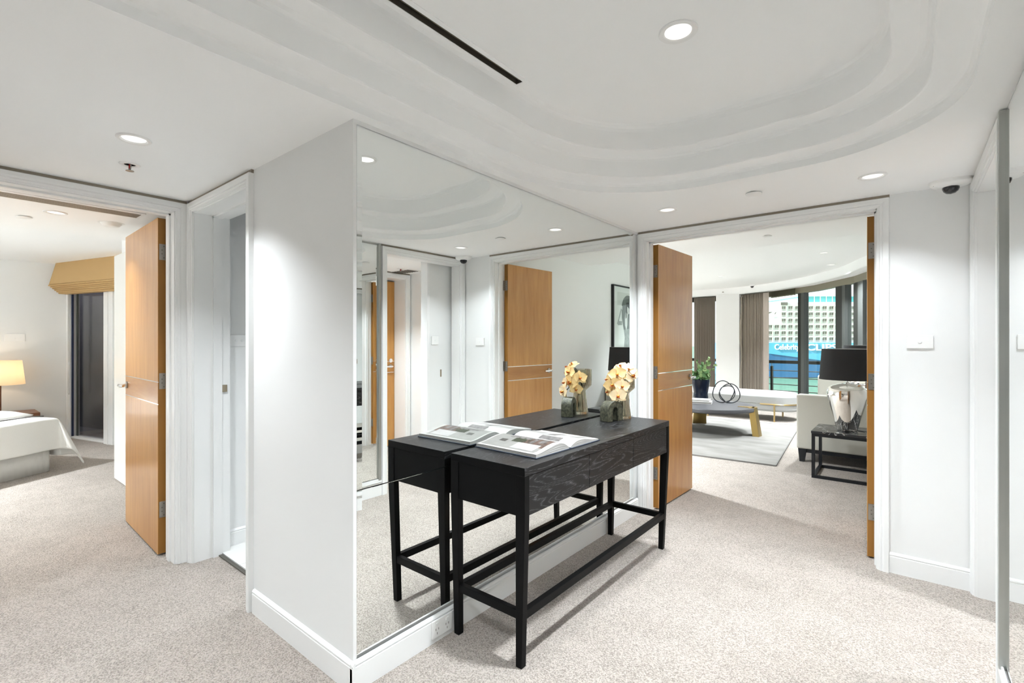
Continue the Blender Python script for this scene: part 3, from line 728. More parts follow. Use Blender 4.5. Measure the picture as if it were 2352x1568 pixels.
# ribbed glass vase and orchid -----------------------------------------------
VX, VY = -1.490, 2.990
vz = TZc
rib = lambda a, z: 0.022*math.cos(28*a)
po = [(0.0, 0.0), (0.058, 0.0), (0.060, 0.004), (0.054, 0.05), (0.046, 0.11), (0.041, 0.160), (0.044, 0.168), (0.078, 0.198), (0.082, 0.206), (0.083, 0.314), (0.081, 0.316)]
pi_ = [(0.078, 0.314), (0.077, 0.209), (0.073, 0.203), (0.039, 0.174), (0.036, 0.160), (0.040, 0.11), (0.048, 0.05), (0.050, 0.016), (0.0, 0.014)]
rib = lambda a, z: 0.02*math.cos(28*a)
b = MB(); b.lathe(po+pi_, (VX, VY, vz+0.0005), 168, 0, rib)
tag(b.build('glass_vase', 'smoky_glass', smooth='auto'), 'ribbed smoky glass vase with a narrow waist on the console', 'vase')
orc = thing('orchid_spray', (VX, VY, vz+0.05), 'spray of yellow orchid flowers standing in the ribbed glass vase', 'flowers')
MB().tube([(VX+0.008, VY+0.008, vz+0.020), (VX+0.01, VY-0.008, vz+0.12), (VX-0.015, VY+0.005, vz+0.20), (VX-0.01, VY-0.02, vz+0.27), (VX+0.005, VY-0.045, vz+0.325), (VX+0.005, VY-0.075, vz+0.310), (VX+0.010, VY-0.092, vz+0.25), (VX+0.020, VY-0.115, vz+0.19), (VX+0.035, VY-0.135, vz+0.165)], 0.0028, 8).build('stem', 'dark_stem', orc, smooth=True)
MB().tube([(VX-0.01, VY+0.01, vz+0.020), (VX-0.02, VY, vz+0.12), (VX+0.012, VY-0.01, vz+0.20), (VX+0.02, VY-0.02, vz+0.27), (VX+0.03, VY-0.02, vz+0.34), (VX+0.045, VY-0.015, vz+0.345), (VX+0.060, VY-0.02, vz+0.31)], 0.0028, 8).build('stem', 'dark_stem', orc, smooth=True)
MB().tube([(VX+0.03, VY, vz+0.18), (VX+0.0, VY+0.03, vz+0.23), (VX-0.03, VY+0.02, vz+0.245), (VX-0.05, VY, vz+0.21), (VX-0.03, VY-0.01, vz+0.175)], 0.0022, 8).build('stem', 'dark_stem', orc, smooth=True)
def petal_mesh(name, L, W, curl, m, tip=0.5):
    b = MB(); rows = []
    for i in range(9):
        t = i/8; w = W*math.sin(PI*(t**tip)*0.97+0.05)
        rows.append([(s*w, t*L, curl*(t*t)*L+abs(s)**2*0.10*W-0.004) for s in (-1, -0.6, -0.2, 0.2, 0.6, 1)])
    b.grid(rows)
    me = bpy.data.meshes.new(name); me.from_pydata(b.v, [], b.f); me.materials.append(MATS[m]); me.shade_smooth()
    return me
PET = [petal_mesh('petal', 0.058, 0.034, -0.10, 'petal', 0.75), petal_mesh('sepal', 0.056, 0.022, -0.12, 'petal', 0.7), petal_mesh('lip', 0.022, 0.010, 0.5, 'lip', 0.8)]
PET2 = [petal_mesh('petal', 0.058, 0.034, -0.05, 'petal_pale', 0.75), petal_mesh('sepal', 0.056, 0.022, -0.08, 'petal_pale', 0.7), PET[2]]
colm = MB().lathe([(0.0, -0.002), (0.005, 0.0), (0.0055, 0.008), (0.003, 0.014), (0.0, 0.015)], n=10)
cme = bpy.data.meshes.new('column'); cme.from_pydata(colm.v, [], colm.f); cme.materials.append(MATS['lip_yellow'])
def flower(pos, face, roll, sc, kind):
    P = PET if kind == 0 else PET2
    o = bpy.data.objects.new('flower', cme); COL.objects.link(o); o.parent = orc
    o.location = Vector(pos)-ORG[orc.name]; q = Vector(face).normalized().to_track_quat('Z', 'Y')
    o.rotation_euler = (q.to_matrix() @ Matrix.Rotation(roll, 3, 'Z')).to_euler(); o.scale = (sc*1.1,)*3
    for me, ang, tilt, nm in [(P[1], 0, 0.02, 'sepal'), (P[1], 2.15, 0.02, 'sepal'), (P[1], -2.15, 0.02, 'sepal'), (P[0], 1.32, 0.12, 'petal'), (P[0], -1.32, 0.12, 'petal'), (P[2], PI, 0.7, 'lip'), (P[2], PI-0.9, 0.9, 'lip'), (P[2], PI+0.9, 0.9, 'lip')]:
        c = bpy.data.objects.new(nm, me); COL.objects.link(c); c.parent = o
        c.rotation_euler = (Matrix.Rotation(ang, 3, 'Z') @ Matrix.Rotation(tilt, 3, 'X')).to_euler(); c.location = (0, 0, 0.001 if nm == 'petal' else (0.003 if nm == 'lip' else 0))
    return o
TOC = Vector((0.48, -0.85, 0.12))    # roughly towards the viewer
for pos, face, roll, sc, k in [
    ((VX+0.045, VY-0.145, vz+0.165), (0.45, -0.85, 0.05), 0.1, 0.95, 1),
    ((VX-0.005, VY-0.125, vz+0.232), (0.25, -0.95, 0.0), 0.35, 0.98, 0),
    ((VX+0.055, VY-0.110, vz+0.225), (0.65, -0.75, 0.1), -0.1, 0.85, 1),
    ((VX+0.020, VY-0.105, vz+0.300), (0.35, -0.90, 0.25), 0.2, 1.0, 0),
    ((VX+0.085, VY-0.030, vz+0.290), (0.90, -0.40, 0.1), 0.5, 0.95, 1),
    ((VX+0.070, VY-0.045, vz+0.330), (0.75, -0.50, 0.45), -0.3, 0.90, 1),
    ((VX+0.020, VY-0.060, vz+0.350), (0.10, -0.50, 0.85), 0.9, 0.80, 0),
    ((VX-0.055, VY-0.090, vz+0.262), (-0.70, -0.65, 0.2), 0.0, 0.9, 0),
    ((VX-0.040, VY-0.115, vz+0.185), (-0.60, -0.75, -0.1), 0.2, 0.8, 0)]:
    flower(pos, face, roll, sc, k)

# ------------------------------------------------------------------ ceiling fittings
def downlight(x, y, z, label, energy=DOWN, r=0.062, grp='recessed downlights', spread=PI):
    t = thing('downlight', (x, y, z), label, 'downlight', grp)
    MB().lathe([(r*0.68, 0.0), (r*0.70, -0.0015), (r*0.78, -0.006), (r*0.96, -0.006), (r, -0.003), (r, 0.0)], (x, y, z), 40).build('trim_ring', 'plastic_white', t, smooth='auto')
    MB().lathe([(0.0, -0.0008), (r*0.68, -0.0008), (r*0.68, 0.0)], (x, y, z), 32).build('lens', 'lens_glow', t, smooth='auto')
    if energy:
        l = light('downlight_lamp', 'AREA', (x, y, z-0.012), energy, (0.895, 0.955, 1.0), t, shape='DISK', size=0.12, spread=math.radians(115))
    return t
downlight(-2.541, 0.572, CZ, 'white downlight on the hall ceiling beside the sprinkler head', energy=DOWN*0.5)
downlight(-1.215, 3.085, CZ, 'white downlight on the hall ceiling nearest the mirror corner', energy=DOWN*0.7)
downlight(-0.142, 3.130, CZ, 'white downlight on the hall ceiling nearest the dome camera', energy=DOWN*0.28)
downlight(-0.660, 1.780, TZ, 'white downlight inside the rounded ceiling recess', r=0.070, energy=DOWN*1.5)
downlight(-0.640, -0.10, TZ, 'added white fill downlight in the ceiling recess above the viewer, out of frame', energy=DOWN*1.0)  # unseen fixture, added to fill the hall with light
downlight(-2.541, -1.20, CZ, 'added white fill downlight on the hall ceiling behind the viewer, out of frame', energy=DOWN*0.9)  # extra lamp out of view, added to brighten the left of the hall
downlight(-4.42, 0.57, 2.215, 'white downlight just inside the bedroom doorway', energy=DOWN*0.35)
downlight(-6.6, -0.9, 2.42, 'added bedroom fill downlight above the bed, out of frame', energy=DOWN*5.5)  # added unseen lamp that lifts the bedroom light
downlight(-0.88, 7.72, LZ, 'living room downlight nearest the soffit edge', energy=DOWN*2.4)
downlight(-0.92, 9.00, LZ, 'living room downlight nearest the glazing', energy=DOWN*2.2)
downlight(-2.66, 9.30, LZ, 'living room downlight above the bench', energy=DOWN*2.4)
downlight(-2.9, 4.9, LS, 'added living room soffit fill downlight hidden behind the mirror wall', energy=DOWN*4.5)  # added out of sight to brighten the living room near the doorway
downlight(-4.2, 7.4, LZ, 'added living room fill downlight hidden behind the open door leaf', energy=DOWN*2.4)  # another added lamp, unseen, for more light in the living room
downlight(1.15, 3.0, CZ, 'added lobby fill downlight hidden from direct view', energy=DOWN*1.1)  # added unseen lamp, brightens the lobby and spills into the hall
downlight(-2.6, 2.2, CZ, 'added bathroom fill downlight hidden above the tiled floor', energy=DOWN*0.6)  # unseen lamp added to light the bathroom
def cap(x, y, z, label):
    MBc = MB().lathe([(0.0, -0.010), (0.040, -0.010), (0.043, -0.008), (0.043, -0.006), (0.030, -0.005), (0.030, 0.0)], (x, y, z), 32)
    return tag(MBc.build('concealed_sprinkler', 'plastic_white', smooth='auto'), label, 'sprinkler', 'round ceiling caps')
cap(-0.69, 3.05, CZ, 'round white cap on the hall ceiling between the two far downlights')
cap(-4.73, 0.45, 2.215, 'round white cap on the bedroom soffit ceiling')
cap(-1.08, 5.318, LS, 'round white cap on the living room soffit ceiling')
def sprinkler(x, y, z, label):
    t = thing('fire_sprinkler', (x, y, z), label, 'sprinkler')
    MB().lathe([(0.022, 0.0), (0.022, -0.002), (0.030, -0.006), (0.041, -0.004), (0.043, 0.0)], (x, y, z), 32).build('escutcheon', 'plastic_white', t, smooth='auto')
    MB().bar((x-0.014, y, z), (x-0.014, y, z-0.022), 0.004, 0.004).bar((x+0.014, y, z), (x+0.014, y, z-0.022), 0.004, 0.004).bar((x-0.015, y, z-0.021), (x, y, z-0.029), 0.004, 0.004).bar((x+0.015, y, z-0.021), (x, y, z-0.029), 0.004, 0.004).build('yoke', 'satin_nickel', t)
    MB().lathe([(0.0, 0.0), (0.0042, 0.0), (0.0042, -0.018), (0.002, -0.026), (0.0, -0.027)], (x, y, z), 12).build('glass_bulb', 'sprinkler_red', t, smooth='auto')
    MB().lathe([(0.0, -0.029), (0.008, -0.029), (0.017, -0.031), (0.017, -0.0325), (0.0, -0.031)], (x, y, z), 20).build('deflector', 'satin_nickel', t, smooth='auto')
sprinkler(-2.925, 0.642, CZ, 'pendent sprinkler head with red bulb on the ceiling before the bedroom doorway')
sprinkler(1.34, 3.60, CZ, 'pendent sprinkler head in the lobby, seen reflected in the hall mirror')
# smoke detector in bedroom
t = thing('smoke_detector', (-4.51, 0.88, 2.215), 'round white smoke detector on the bedroom soffit near the open door', 'smoke detector')
MB().lathe([(0.0, -0.002), (0.078, -0.002), (0.078, 0.0)], (-4.51, 0.88, 2.215), 40).build('base_plate', 'plastic_white', t, smooth='auto')
MB().lathe([(0.0, -0.026), (0.040, -0.026), (0.048, -0.022), (0.062, -0.006), (0.064, -0.002)], (-4.51, 0.88, 2.215), 40).build('cover', 'plastic_white', t, smooth='auto')
# dome camera
cx, cy_, cz = 0.178, 3.485, CZ
t = thing('dome_camera', (cx, cy_, cz), 'small white dome security camera on the ceiling corner above the switch wall', 'security camera')
b = MB(); n = 36
def eg(i, k, z):
    a = 2*PI*i/n
    r = 1.0/ (abs(math.cos(a))**2.6+abs(math.sin(a))**2.6)**(1/2.6)
    return (cx+0.090*k*r*math.cos(a), cy_+0.062*k*r*math.sin(a), cz+z)
rows = [[eg(i % n, k, z) for i in range(n+1)] for k, z in ((1.0, 0.0), (1.0, -0.012), (0.94, -0.022), (0.80, -0.030), (0.55, -0.036), (0.01, -0.036))]
b.grid(rows); b.build('housing', 'plastic_white', t, smooth='auto')
MB().lathe([(0.036, -0.034), (0.0355, -0.045), (0.030, -0.058), (0.019, -0.068), (0.0, -0.072)], (cx, cy_, cz), 28).build('dome', 'dome_black', t, smooth=True)
for dx in (-0.061, 0.059): MB().lathe([(0.0, -0.0262), (0.004, -0.0262), (0.004, -0.020)], (cx+dx*1.12, cy_-0.030, cz), 10).build('screw', 'screw', t)
# slot diffusers
def slot(name, x, y0, y1, z, w, label, up=0.05, fw=0.05):
    t = thing(name, (x, (y0+y1)/2, z), label, 'air diffuser')
    b = MB(); h = w/2
    b.box((x-h-fw, y0-fw, z-0.003), (x-h, y1+fw, z)); b.box((x+h, y0-fw, z-0.003), (x+h+fw, y1+fw, z)); b.box((x-h, y1, z-0.003), (x+h, y1+fw, z)); b.box((x-h, y0-fw, z-0.003), (x+h, y0, z))
    b.build('flange', 'ceiling_paint', t)
    b = MB(); b.box((x-h-0.002, y0, z-0.001), (x-h+0.001, y1, z+up)); b.box((x+h-0.001, y0, z-0.001), (x+h+0.002, y1, z+up)); b.box((x-h, y0, z+up-0.002), (x+h, y1, z+up)); b.box((x-h, y1-0.001, z-0.001), (x+h, y1+0.002, z+up)); b.box((x-h, y0-0.002, z-0.001), (x+h, y0+0.001, z+up))
    b.build('slot_throat', 'slot_dark', t)
    MB().box((x-h*0.25, y0, z+0.012), (x-h*0.1, y1, z+0.035)).build('vane', 'bronze_metal', t)
slot('slot_diffuser', SX, SY0, SY1, TZ, 0.036, 'long dark linear air slot in the rounded ceiling recess', fw=0.022)
t = thing('slot_diffuser', (-4.08, 0.4, 2.215), 'brown linear air grille on the bedroom soffit above the doorway', 'air diffuser')
MB().box((-4.17, -0.6, 2.2085), (-3.99, 0.965, 2.2145)).build('flange', 'plastic_white', t)
for i in range(5): MB().box((-4.145+i*0.026, -0.58, 2.2065), (-4.128+i*0.026, 0.945, 2.2084)).build('blade', 'shadow_gap', t)
t = thing('ceiling_grille', (1.55, 3.72, CZ), 'grey slatted ceiling grille in the lobby reflected in the hall mirror', 'air grille')
MB().box((1.28, 3.66, CZ-0.004), (1.75, 3.86, CZ-0.0005)).build('flange', 'plastic_white', t)
for i in range(9): MB().box((1.31+i*0.047, 3.68, CZ-0.007), (1.335+i*0.047, 3.84, CZ-0.0042)).build('blade', 'slot_dark', t)

# ------------------------------------------------------------------ switch plates and sockets
def plate(P, a, z, label, buttons, w=0.116, h=0.076, name='light_switch', cat='light switch'):
    """P(a, d, z)"""
    def pb(b, a0, a1, d0, d1, z0, z1, mi=0):
        vs = [P(a0, d0, z0), P(a1, d0, z0), P(a1, d1, z0), P(a0, d1, z0), P(a0, d0, z1), P(a1, d0, z1), P(a1, d1, z1), P(a0, d1, z1)]
        b.add(vs, [(0,3,2,1),(4,5,6,7),(0,1,5,4),(1,2,6,5),(2,3,7,6),(3,0,4,7)], mi)
    t = thing(name, P(a, 0, z-h/2), label, cat)
    b = MB(); pb(b, a-w/2, a+w/2, 0.0004, 0.009, z-h/2, z+h/2); b.build('cover_plate', 'plastic_white', t, bevel=0.002)
    for da, dz in buttons:
        b = MB(); n = 16; vs = []
        for d in (0.0085, 0.012):
            vs += [P(a+da+0.0085*math.cos(2*PI*i/n), d, z+dz+0.0085*math.sin(2*PI*i/n)) for i in range(n)]
        b.add(vs, [(i, (i+1) % n, n+(i+1) % n, n+i) for i in range(n)]+[tuple(range(n)), tuple(range(n, 2*n))]); b.build('button', 'gloss_white', t, bevel=0.001)
    return t, pb
plate(PD, 0.053, 1.348, 'white single-button switch on the wall beside the living room doorway', [(0, 0)])
plate(lambda a, d, z: (-3.438+d, a, z), 1.335, 1.356, 'white two-button switch inside the bathroom doorway', [(-0.018, 0), (0.018, 0)])
plate(lambda a, d, z: (-9.12+d, a, z), 0.785, 1.40, 'white switch on the bedroom wall above the lit lamp', [(0, -0.01)], w=0.19, h=0.10)
plate(lambda a, d, z: (a, 3.97-d, z), 1.36, 1.35, 'white two-button switch on the lobby wall, reflected in the mirror', [(-0.018, 0), (0.018, 0)], w=0.12, h=0.085)
plate(lambda a, d, z: (0.44-d, a, z), 3.33, 1.36, 'white single-button switch on the lobby wall end, reflected in the mirror', [(0, 0)], w=0.09, h=0.085)
b = MB().box((0.4385, 3.405, 0.985), (0.4395, 3.425, 1.06)); tag(b.build('latch_plate', 'bronze_metal'), 'small brass latch plate on the lobby wall end, reflected in the mirror', 'latch plate')
t, pb = plate(lambda a, d, z: (XM+0.0125+d, a, z), 1.497, 0.062, 'white double power outlet on the baseboard at the console back leg', [], w=0.118, h=0.078, name='power_outlet', cat='power outlet')
for da in (-0.030, 0.030):
    b = MB(); pb(b, 1.497+da-0.009, 1.497+da+0.009, 0.0085, 0.0125, 0.078, 0.090); b.build('rocker', 'gloss_white', t, bevel=0.001)
    for (dx, dz) in ((-0.008, 0.006), (0.008, 0.006), (0.0, -0.012)):
        b = MB(); pb(b, 1.497+da+dx-0.0012, 1.497+da+dx+0.0012, 0.0085, 0.0095, 0.054+dz-0.005, 0.054+dz+0.005); b.build('pin_slot', 'screw', t)

# ------------------------------------------------------------------ living room shell: curved glazed wall
ARC = [(-6.4, 11.5), (-4.6, 11.5), (-3.84, 11.50), (-3.42, 11.52), (-2.88, 11.45), (-2.2, 11.08), (-1.51, 10.44), (-0.85, 9.42), (-0.45, 8.39), (0.10, 7.40)]
def arc_off(d):
    out = []
    for i, p in enumerate(ARC):
        a = Vector(ARC[max(i-1, 0)]); c = Vector(ARC[min(i+1, len(ARC)-1)]); t = (c-a).normalized(); n = Vector((-t.y, t.x))
        if n.dot(Vector(p)-Vector((-4, 7))) < 0: n = -n
        out.append((p[0]+n.x*d, p[1]+n.y*d))
    return out
def arc_at(s, d):          # s: node index as a float
    A = arc_off(d); i = min(int(s), len(A)-2); k = s-i
    return Vector((A[i][0]*(1-k)+A[i+1][0]*k, A[i][1]*(1-k)+A[i+1][1]*k))
def arc_box(b, s0, s1, d0, d1, z0, z1, mi=0):
    cuts = [s0]+[float(i) for i in range(int(math.ceil(s0+1e-6)), int(math.floor(s1-1e-6))+1)]+[s1]
    for a, c in zip(cuts[:-1], cuts[1:]):
        if c-a < 1e-6: continue
        q = [arc_at(a, d0), arc_at(c, d0), arc_at(c, d1), arc_at(a, d1)]
        b.add([(v.x, v.y, z0) for v in q]+[(v.x, v.y, z1) for v in q], [(0,3,2,1),(4,5,6,7),(0,1,5,4),(1,2,6,5),(2,3,7,6),(3,0,4,7)], mi)
# smooth curved bulkhead
def smooth(pts, n=6):
    out = []
    P = [Vector(p) for p in pts]
    for i in range(len(P)-1):
        p0 = P[max(i-1, 0)]; p1 = P[i]; p2 = P[i+1]; p3 = P[min(i+2, len(P)-1)]
        for k in range(n):
            t = k/n
            out.append(0.5*((2*p1)+(p2-p0)*t+(2*p0-5*p1+4*p2-p3)*t*t+(3*p1-p0-3*p2+p3)*t**3))
    out.append(P[-1]); return out
b = MB(); inn = smooth(arc_off(0.0)); ou = smooth(arc_off(0.34))
n = len(inn)
vs = [(p.x, p.y, z) for p in inn for z in (2.40, LZ)]+[(p.x, p.y, z) for p in ou for z in (2.40, LZ)]
fs = []
for i in range(n-1):
    a, c = 2*i, 2*i+2; e, g = 2*n+2*i, 2*n+2*i+2
    fs += [(a, a+1, c+1, c), (a, c, g, e), (e, g, g+1, e+1)]
b.add(vs, fs); struct(b, 'wall_bulkhead', 'ceiling_paint', 'curved white bulkhead above the living room curtains and glazing', 'wall', smooth='auto')
b = MB()
ins = smooth(arc_off(-0.012)); 
vs = [(p.x, p.y, z) for p in ins for z in (2.398, 2.412)]+[(p.x, p.y, z) for p in inn for z in (2.398, 2.412)]
b.add(vs, [(2*i, 2*i+1, 2*i+3, 2*i+2) for i in range(n-1)]+[(2*i, 2*i+2, 2*n+2*i+2, 2*n+2*i) for i in range(n-1)]); struct(b, 'trim_7', 'gloss_white', 'thin white bead along the lower edge of the curved bulkhead', 'trim')
b = MB(); arc_box(b, 3.03, 3.97, 0.02, 0.34, 0, 2.401); struct(b, 'wall_column', 'paint', 'white column between the two living room curtains', 'wall')
b = MB(); arc_box(b, 0.0, 0.1, 0.02, 0.34, 0, 2.401); struct(b, 'wall_window_end', 'paint', 'white wall beyond the hidden curtain end', 'wall')
# glazing: window_1 the wide one, window_2 behind the far curtain
w = thing('window_1', (-1.51, 10.6, 0), 'dark framed glazed wall of the living room facing the ship', 'window', None, 'structure')
b = MB(); arc_box(b, 3.98, 8.98, 0.20, 0.30, 2.29, 2.40); b.build('head_rail', 'header_frame', w)
b = MB(); arc_box(b, 3.98, 8.98, 0.20, 0.30, 0.0, 0.06); b.build('sill_rail', 'dark_frame', w)
for s0, s1, m in ((3.98, 4.05, 'dark_frame'), (5.575, 5.655, 'dark_frame'), (5.655, 5.735, 'grey_frame'), (6.575, 6.73, 'dark_frame'), (6.73, 6.80, 'grey_frame'), (6.99, 7.15, 'dark_frame'), (7.15, 7.34, 'grey_frame'), (8.9, 8.98, 'dark_frame')):
    b = MB(); arc_box(b, s0, s1, 0.20, 0.30, 0.06, 2.29); b.build('mullion', m, w)
for s0, s1 in ((4.05, 5.575), (5.735, 6.575), (6.80, 6.99), (7.34, 8.9)):
    b = MB(); arc_box(b, s0, s1, 0.245, 0.251, 0.06, 2.29); b.build('pane', 'window_glass', w)
MB().bar((arc_at(6.74, 0.19).x, arc_at(6.74, 0.19).y, 1.02), (arc_at(6.74, 0.19).x, arc_at(6.74, 0.19).y, 1.20), 0.02, 0.02).build('door_pull', 'dark_metal', w)
w2 = thing('window_2', (-4.0, 11.7, 0), 'dark framed window behind the far living room curtain', 'window', None, 'structure')
b = MB(); arc_box(b, 0.1, 3.03, 0.20, 0.30, 2.29, 2.40); arc_box(b, 0.1, 3.03, 0.20, 0.30, 0.0, 0.06); arc_box(b, 0.1, 0.15, 0.20, 0.30, 0.06, 2.29); arc_box(b, 2.93, 3.03, 0.20, 0.30, 0.06, 2.29); b.build('frame', 'dark_frame', w2)
b = MB(); arc_box(b, 0.15, 2.93, 0.245, 0.251, 0.06, 2.29); b.build('pane', 'window_glass', w2)
# rolled-down sun screen behind the glazing head
t = thing('sun_screen', (-1.8, 10.9, 2.2), 'short translucent roller screen at the top of the living room glazing', 'blind')
b = MB(); arc_box(b, 4.9, 5.60, 0.12, 0.124, 2.27, 2.385); b.build('screen_fabric', 'sunscreen', t)
b = MB(); arc_box(b, 4.9, 5.605, 0.11, 0.135, 2.255, 2.27); b.build('bottom_bar', 'header_frame', t)

def curtain(s0, s1, d, z0, z1, label, pleats, edge=None):
    p0 = arc_at(s0, d)
    t = thing('curtain', (p0.x, p0.y, z0), label, 'curtain', 'living room curtains')
    N = pleats*8; top = []; bot = []; mid = []
    rows = [[] for _ in range(9)]
    for i in range(N+1):
        s = s0+(s1-s0)*i/N
        ph = 2*PI*pleats*i/N
        for k in range(9):
            h = k/8
            amp = 0.022+0.016*h+0.006*math.sin(i*0.37+k*0.2)
            p = arc_at(s, d+amp*math.sin(ph+0.25*math.sin(i*0.5)*h))
            rows[k].append((p.x, p.y, z1-(z1-z0)*h))
    b = MB(); b.grid(rows); b.build('fabric', 'curtain_fabric', t, smooth=True, solid=0.003)
    b = MB(); arc_box(b, s0, s1, d-0.012, d+0.012, z1-0.004, z1+0.012); b.build('curtain_track', 'slot_dark', t)
    if edge:
        b = MB(); rows = []
        for k in range(9):
            z = z1-(z1-z0)*k/8; r = []
            for i in range(5):
                p = arc_at(edge[0]+(edge[1]-edge[0])*i/4, d-0.02+0.03*math.sin(i/4*PI)); r.append((p.x, p.y, z))
            rows.append(r)
        b.grid(rows); b.build('leading_edge', 'curtain_edge_daylit', t, smooth=True, solid=0.003)
    return t
cur = curtain(3.98, 4.70, 0.10, 0.02, 2.375, 'brown pleated curtain drawn beside the ship window', 13, (4.70, 4.875))
curtain(1.9, 2.93, 0.10, 0.02, 2.375, 'brown pleated curtain behind the potted plant', 22)
# loose hanging side of the curtain by the column
b = MB(); rows = []
for k in range(15):
    z = 2.33-2.3*k/14; a = 0.035*math.sin(k*0.95+0.4)
    p = arc_at(3.995, 0.04); q = arc_at(4.05, 0.08)
    rows.append([(p.x+a*0.7-0.01, p.y+0.0, z), (p.x+a*0.4+0.02, p.y-0.02, z), (q.x, q.y, z)])
b.grid(rows); b.build('side_return', 'curtain_fabric', cur, smooth=True, solid=0.003)

# bulkhead sensors
for s, z, lab in ((3.35, 2.455, 'tiny grey motion sensor on the bulkhead above the white column'),):
    p = arc_at(s, 0.0); tag(MB().lathe([(0.02, 0.0), (0.02, 0.01), (0.012, 0.02), (0.0, 0.022)], (p.x, p.y-0.02, z), 16).build('motion_sensor', 'satin_nickel', smooth='auto'), lab, 'sensor')
p = arc_at(4.55, -0.10)
t = thing('ceiling_camera', (p.x, p.y, LZ), 'small dark dome camera at the curved living room ceiling edge', 'security camera')
MB().lathe([(0.05, 0.0), (0.05, -0.02), (0.035, -0.03)], (p.x, p.y, LZ), 24).build('housing', 'plastic_white', t, smooth='auto')
MB().lathe([(0.034, -0.03), (0.028, -0.052), (0.0, -0.066)], (p.x, p.y, LZ), 24).build('dome', 'dome_black', t, smooth='auto')

# ------------------------------------------------------------------ rug
def rot(x, y, a, c): return (c[0]+(x)*math.cos(a)-(y)*math.sin(a), c[1]+(x)*math.sin(a)+(y)*math.cos(a))
rc = (-1.105, 5.85); ra = 0.075
b = MB(); poly = [rot(x, y, ra, rc) for x, y in ((0, 0), (0, 3.0), (-3.6, 3.0), (-3.6, 0))]
b.prism(poly, 0.001, 0.014); rug = tag(b.build('area_rug', 'rug_weave', bevel=0.004), 'pale grey area rug under the coffee table', 'rug')
b = MB()
pp = [Vector((*p, 0.008)) for p in poly]
for i in range(4): b.bar(pp[i], pp[(i+1) % 4], 0.012, 0.016)
b.build('bound_edge', 'linen_grey', rug)

# ------------------------------------------------------------------ coffee table and what stands on it
CTX, CTY, CTR, CTZ = -2.31, 7.51, 0.64, 0.405
ct = thing('coffee_table', (CTX, CTY, 0), 'round dark coffee table with slanted gold legs on the grey rug', 'coffee table')
MB().lathe([(0.0, 0.345), (CTR-0.02, 0.345), (CTR, 0.36), (CTR, 0.40), (CTR-0.004, CTZ), (0.0, CTZ)], (CTX, CTY, 0), 72).build('table_top', 'slate_top', ct, smooth='auto')
for a in (0.02, 2.11, -2.08):
    u = Vector((math.cos(a), math.sin(a), 0)); v = Vector((-math.sin(a), math.cos(a), 0)); C0 = Vector((CTX, CTY, 0))
    sec = []
    W = 0.105
    for i in range(9):
        s = -1+2*i/8; sec.append((-0.045+0.038*(1-s*s), s*W))        # concave inner side
    sec += [(0.035, W), (0.055, 0), (0.035, -W)]
    lo = [C0+u*(0.66+p)+v*q+Vector((0, 0, 0.0135)) for p, q in sec]; hi = [C0+u*(0.60+p)+v*q*0.80+Vector((0, 0, 0.412)) for p, q in sec]
    b = MB(); n = len(sec); b.add(lo+hi, [tuple(range(n)), tuple(range(n, 2*n))]+[(i, (i+1) % n, n+(i+1) % n, n+i) for i in range(n)])
    lg = b.build('leg', 'gold', ct, smooth='auto')
    b = MB(); q = [C0+u*0.40+v*(-0.012), C0+u*0.62+v*(-0.075), C0+u*0.62+v*0.075, C0+u*0.40+v*0.012]
    b.add([(p.x, p.y, 0.4055) for p in q]+[(p.x, p.y, 0.412) for p in q], [(0,3,2,1),(4,5,6,7),(0,1,5,4),(1,2,6,5),(2,3,7,6),(3,0,4,7)]); b.build('clip_plate', 'gold', lg)
# books
for k, (x, y, z, w_, d_, h_, a, m, lab) in enumerate(((-2.48, 7.62, CTZ, 0.34, 0.26, 0.030, 0.25, 'paper', 'lower white book of the stack on the coffee table'), (-2.50, 7.63, CTZ+0.030, 0.32, 0.24, 0.026, 0.20, 'paper', 'upper white book of the stack on the coffee table'))):
    t = thing('book', (x, y, z), lab, 'book', 'coffee table books')
    t.rotation_euler = (0, 0, a)
    ORG[t.name] = Vector((0, 0, 0))
    MB().box((-w_/2, -d_/2, 0.0005), (w_/2, d_/2, 0.004)).box((-w_/2, -d_/2, h_-0.004), (w_/2, d_/2, h_)).box((-w_/2, -d_/2, 0), (-w_/2+0.004, d_/2, h_)).build('cover', 'plastic_white', t)
    MB().box((-w_/2+0.004, -d_/2+0.005, 0.004), (w_/2-0.006, d_/2-0.005, h_-0.004)).build('page_block', 'paper', t)
    if k == 1: MB().box((-0.05, -0.06, h_), (0.10, -0.045, h_+0.0006)).box((-0.05, -0.03, h_), (0.06, -0.022, h_+0.0006)).build('title_print', 'print_dark', t)
# ring sculpture
t = thing('ring_sculpture', (-2.16, 7.86, CTZ), 'dark looping ring sculpture on the coffee table', 'sculpture')
def loop(c, r, tilt, sq, ph):
    pts = []
    for i in range(48):
        a = 2*PI*i/48; rr = r*(1+sq*math.cos(3*a+ph)); p = Vector((rr*math.cos(a), 0.03*math.sin(2*a+ph), rr*math.sin(a)))
        p = Matrix.Rotation(tilt, 3, 'Z') @ p; pts.append(p+Vector(c))
    return pts
for c, r, tl, sq, ph in (((-2.20, 7.84, CTZ+0.178), 0.165, 0.62, 0.06, 0.3), ((-2.12, 7.88, CTZ+0.158), 0.145, 0.30, 0.05, 1.9), ((-2.15, 7.84, CTZ+0.142), 0.128, 1.0, 0.05, 3.3)):
    pts = loop(c, r, tl, sq, ph); zmin = min(p.z for p in pts); pts = [p+Vector((0, 0, CTZ+0.0075-zmin)) for p in pts]
    MB().tube(pts, 0.0075, 8, closed=True).build('ring', 'dark_metal', t, smooth=True)
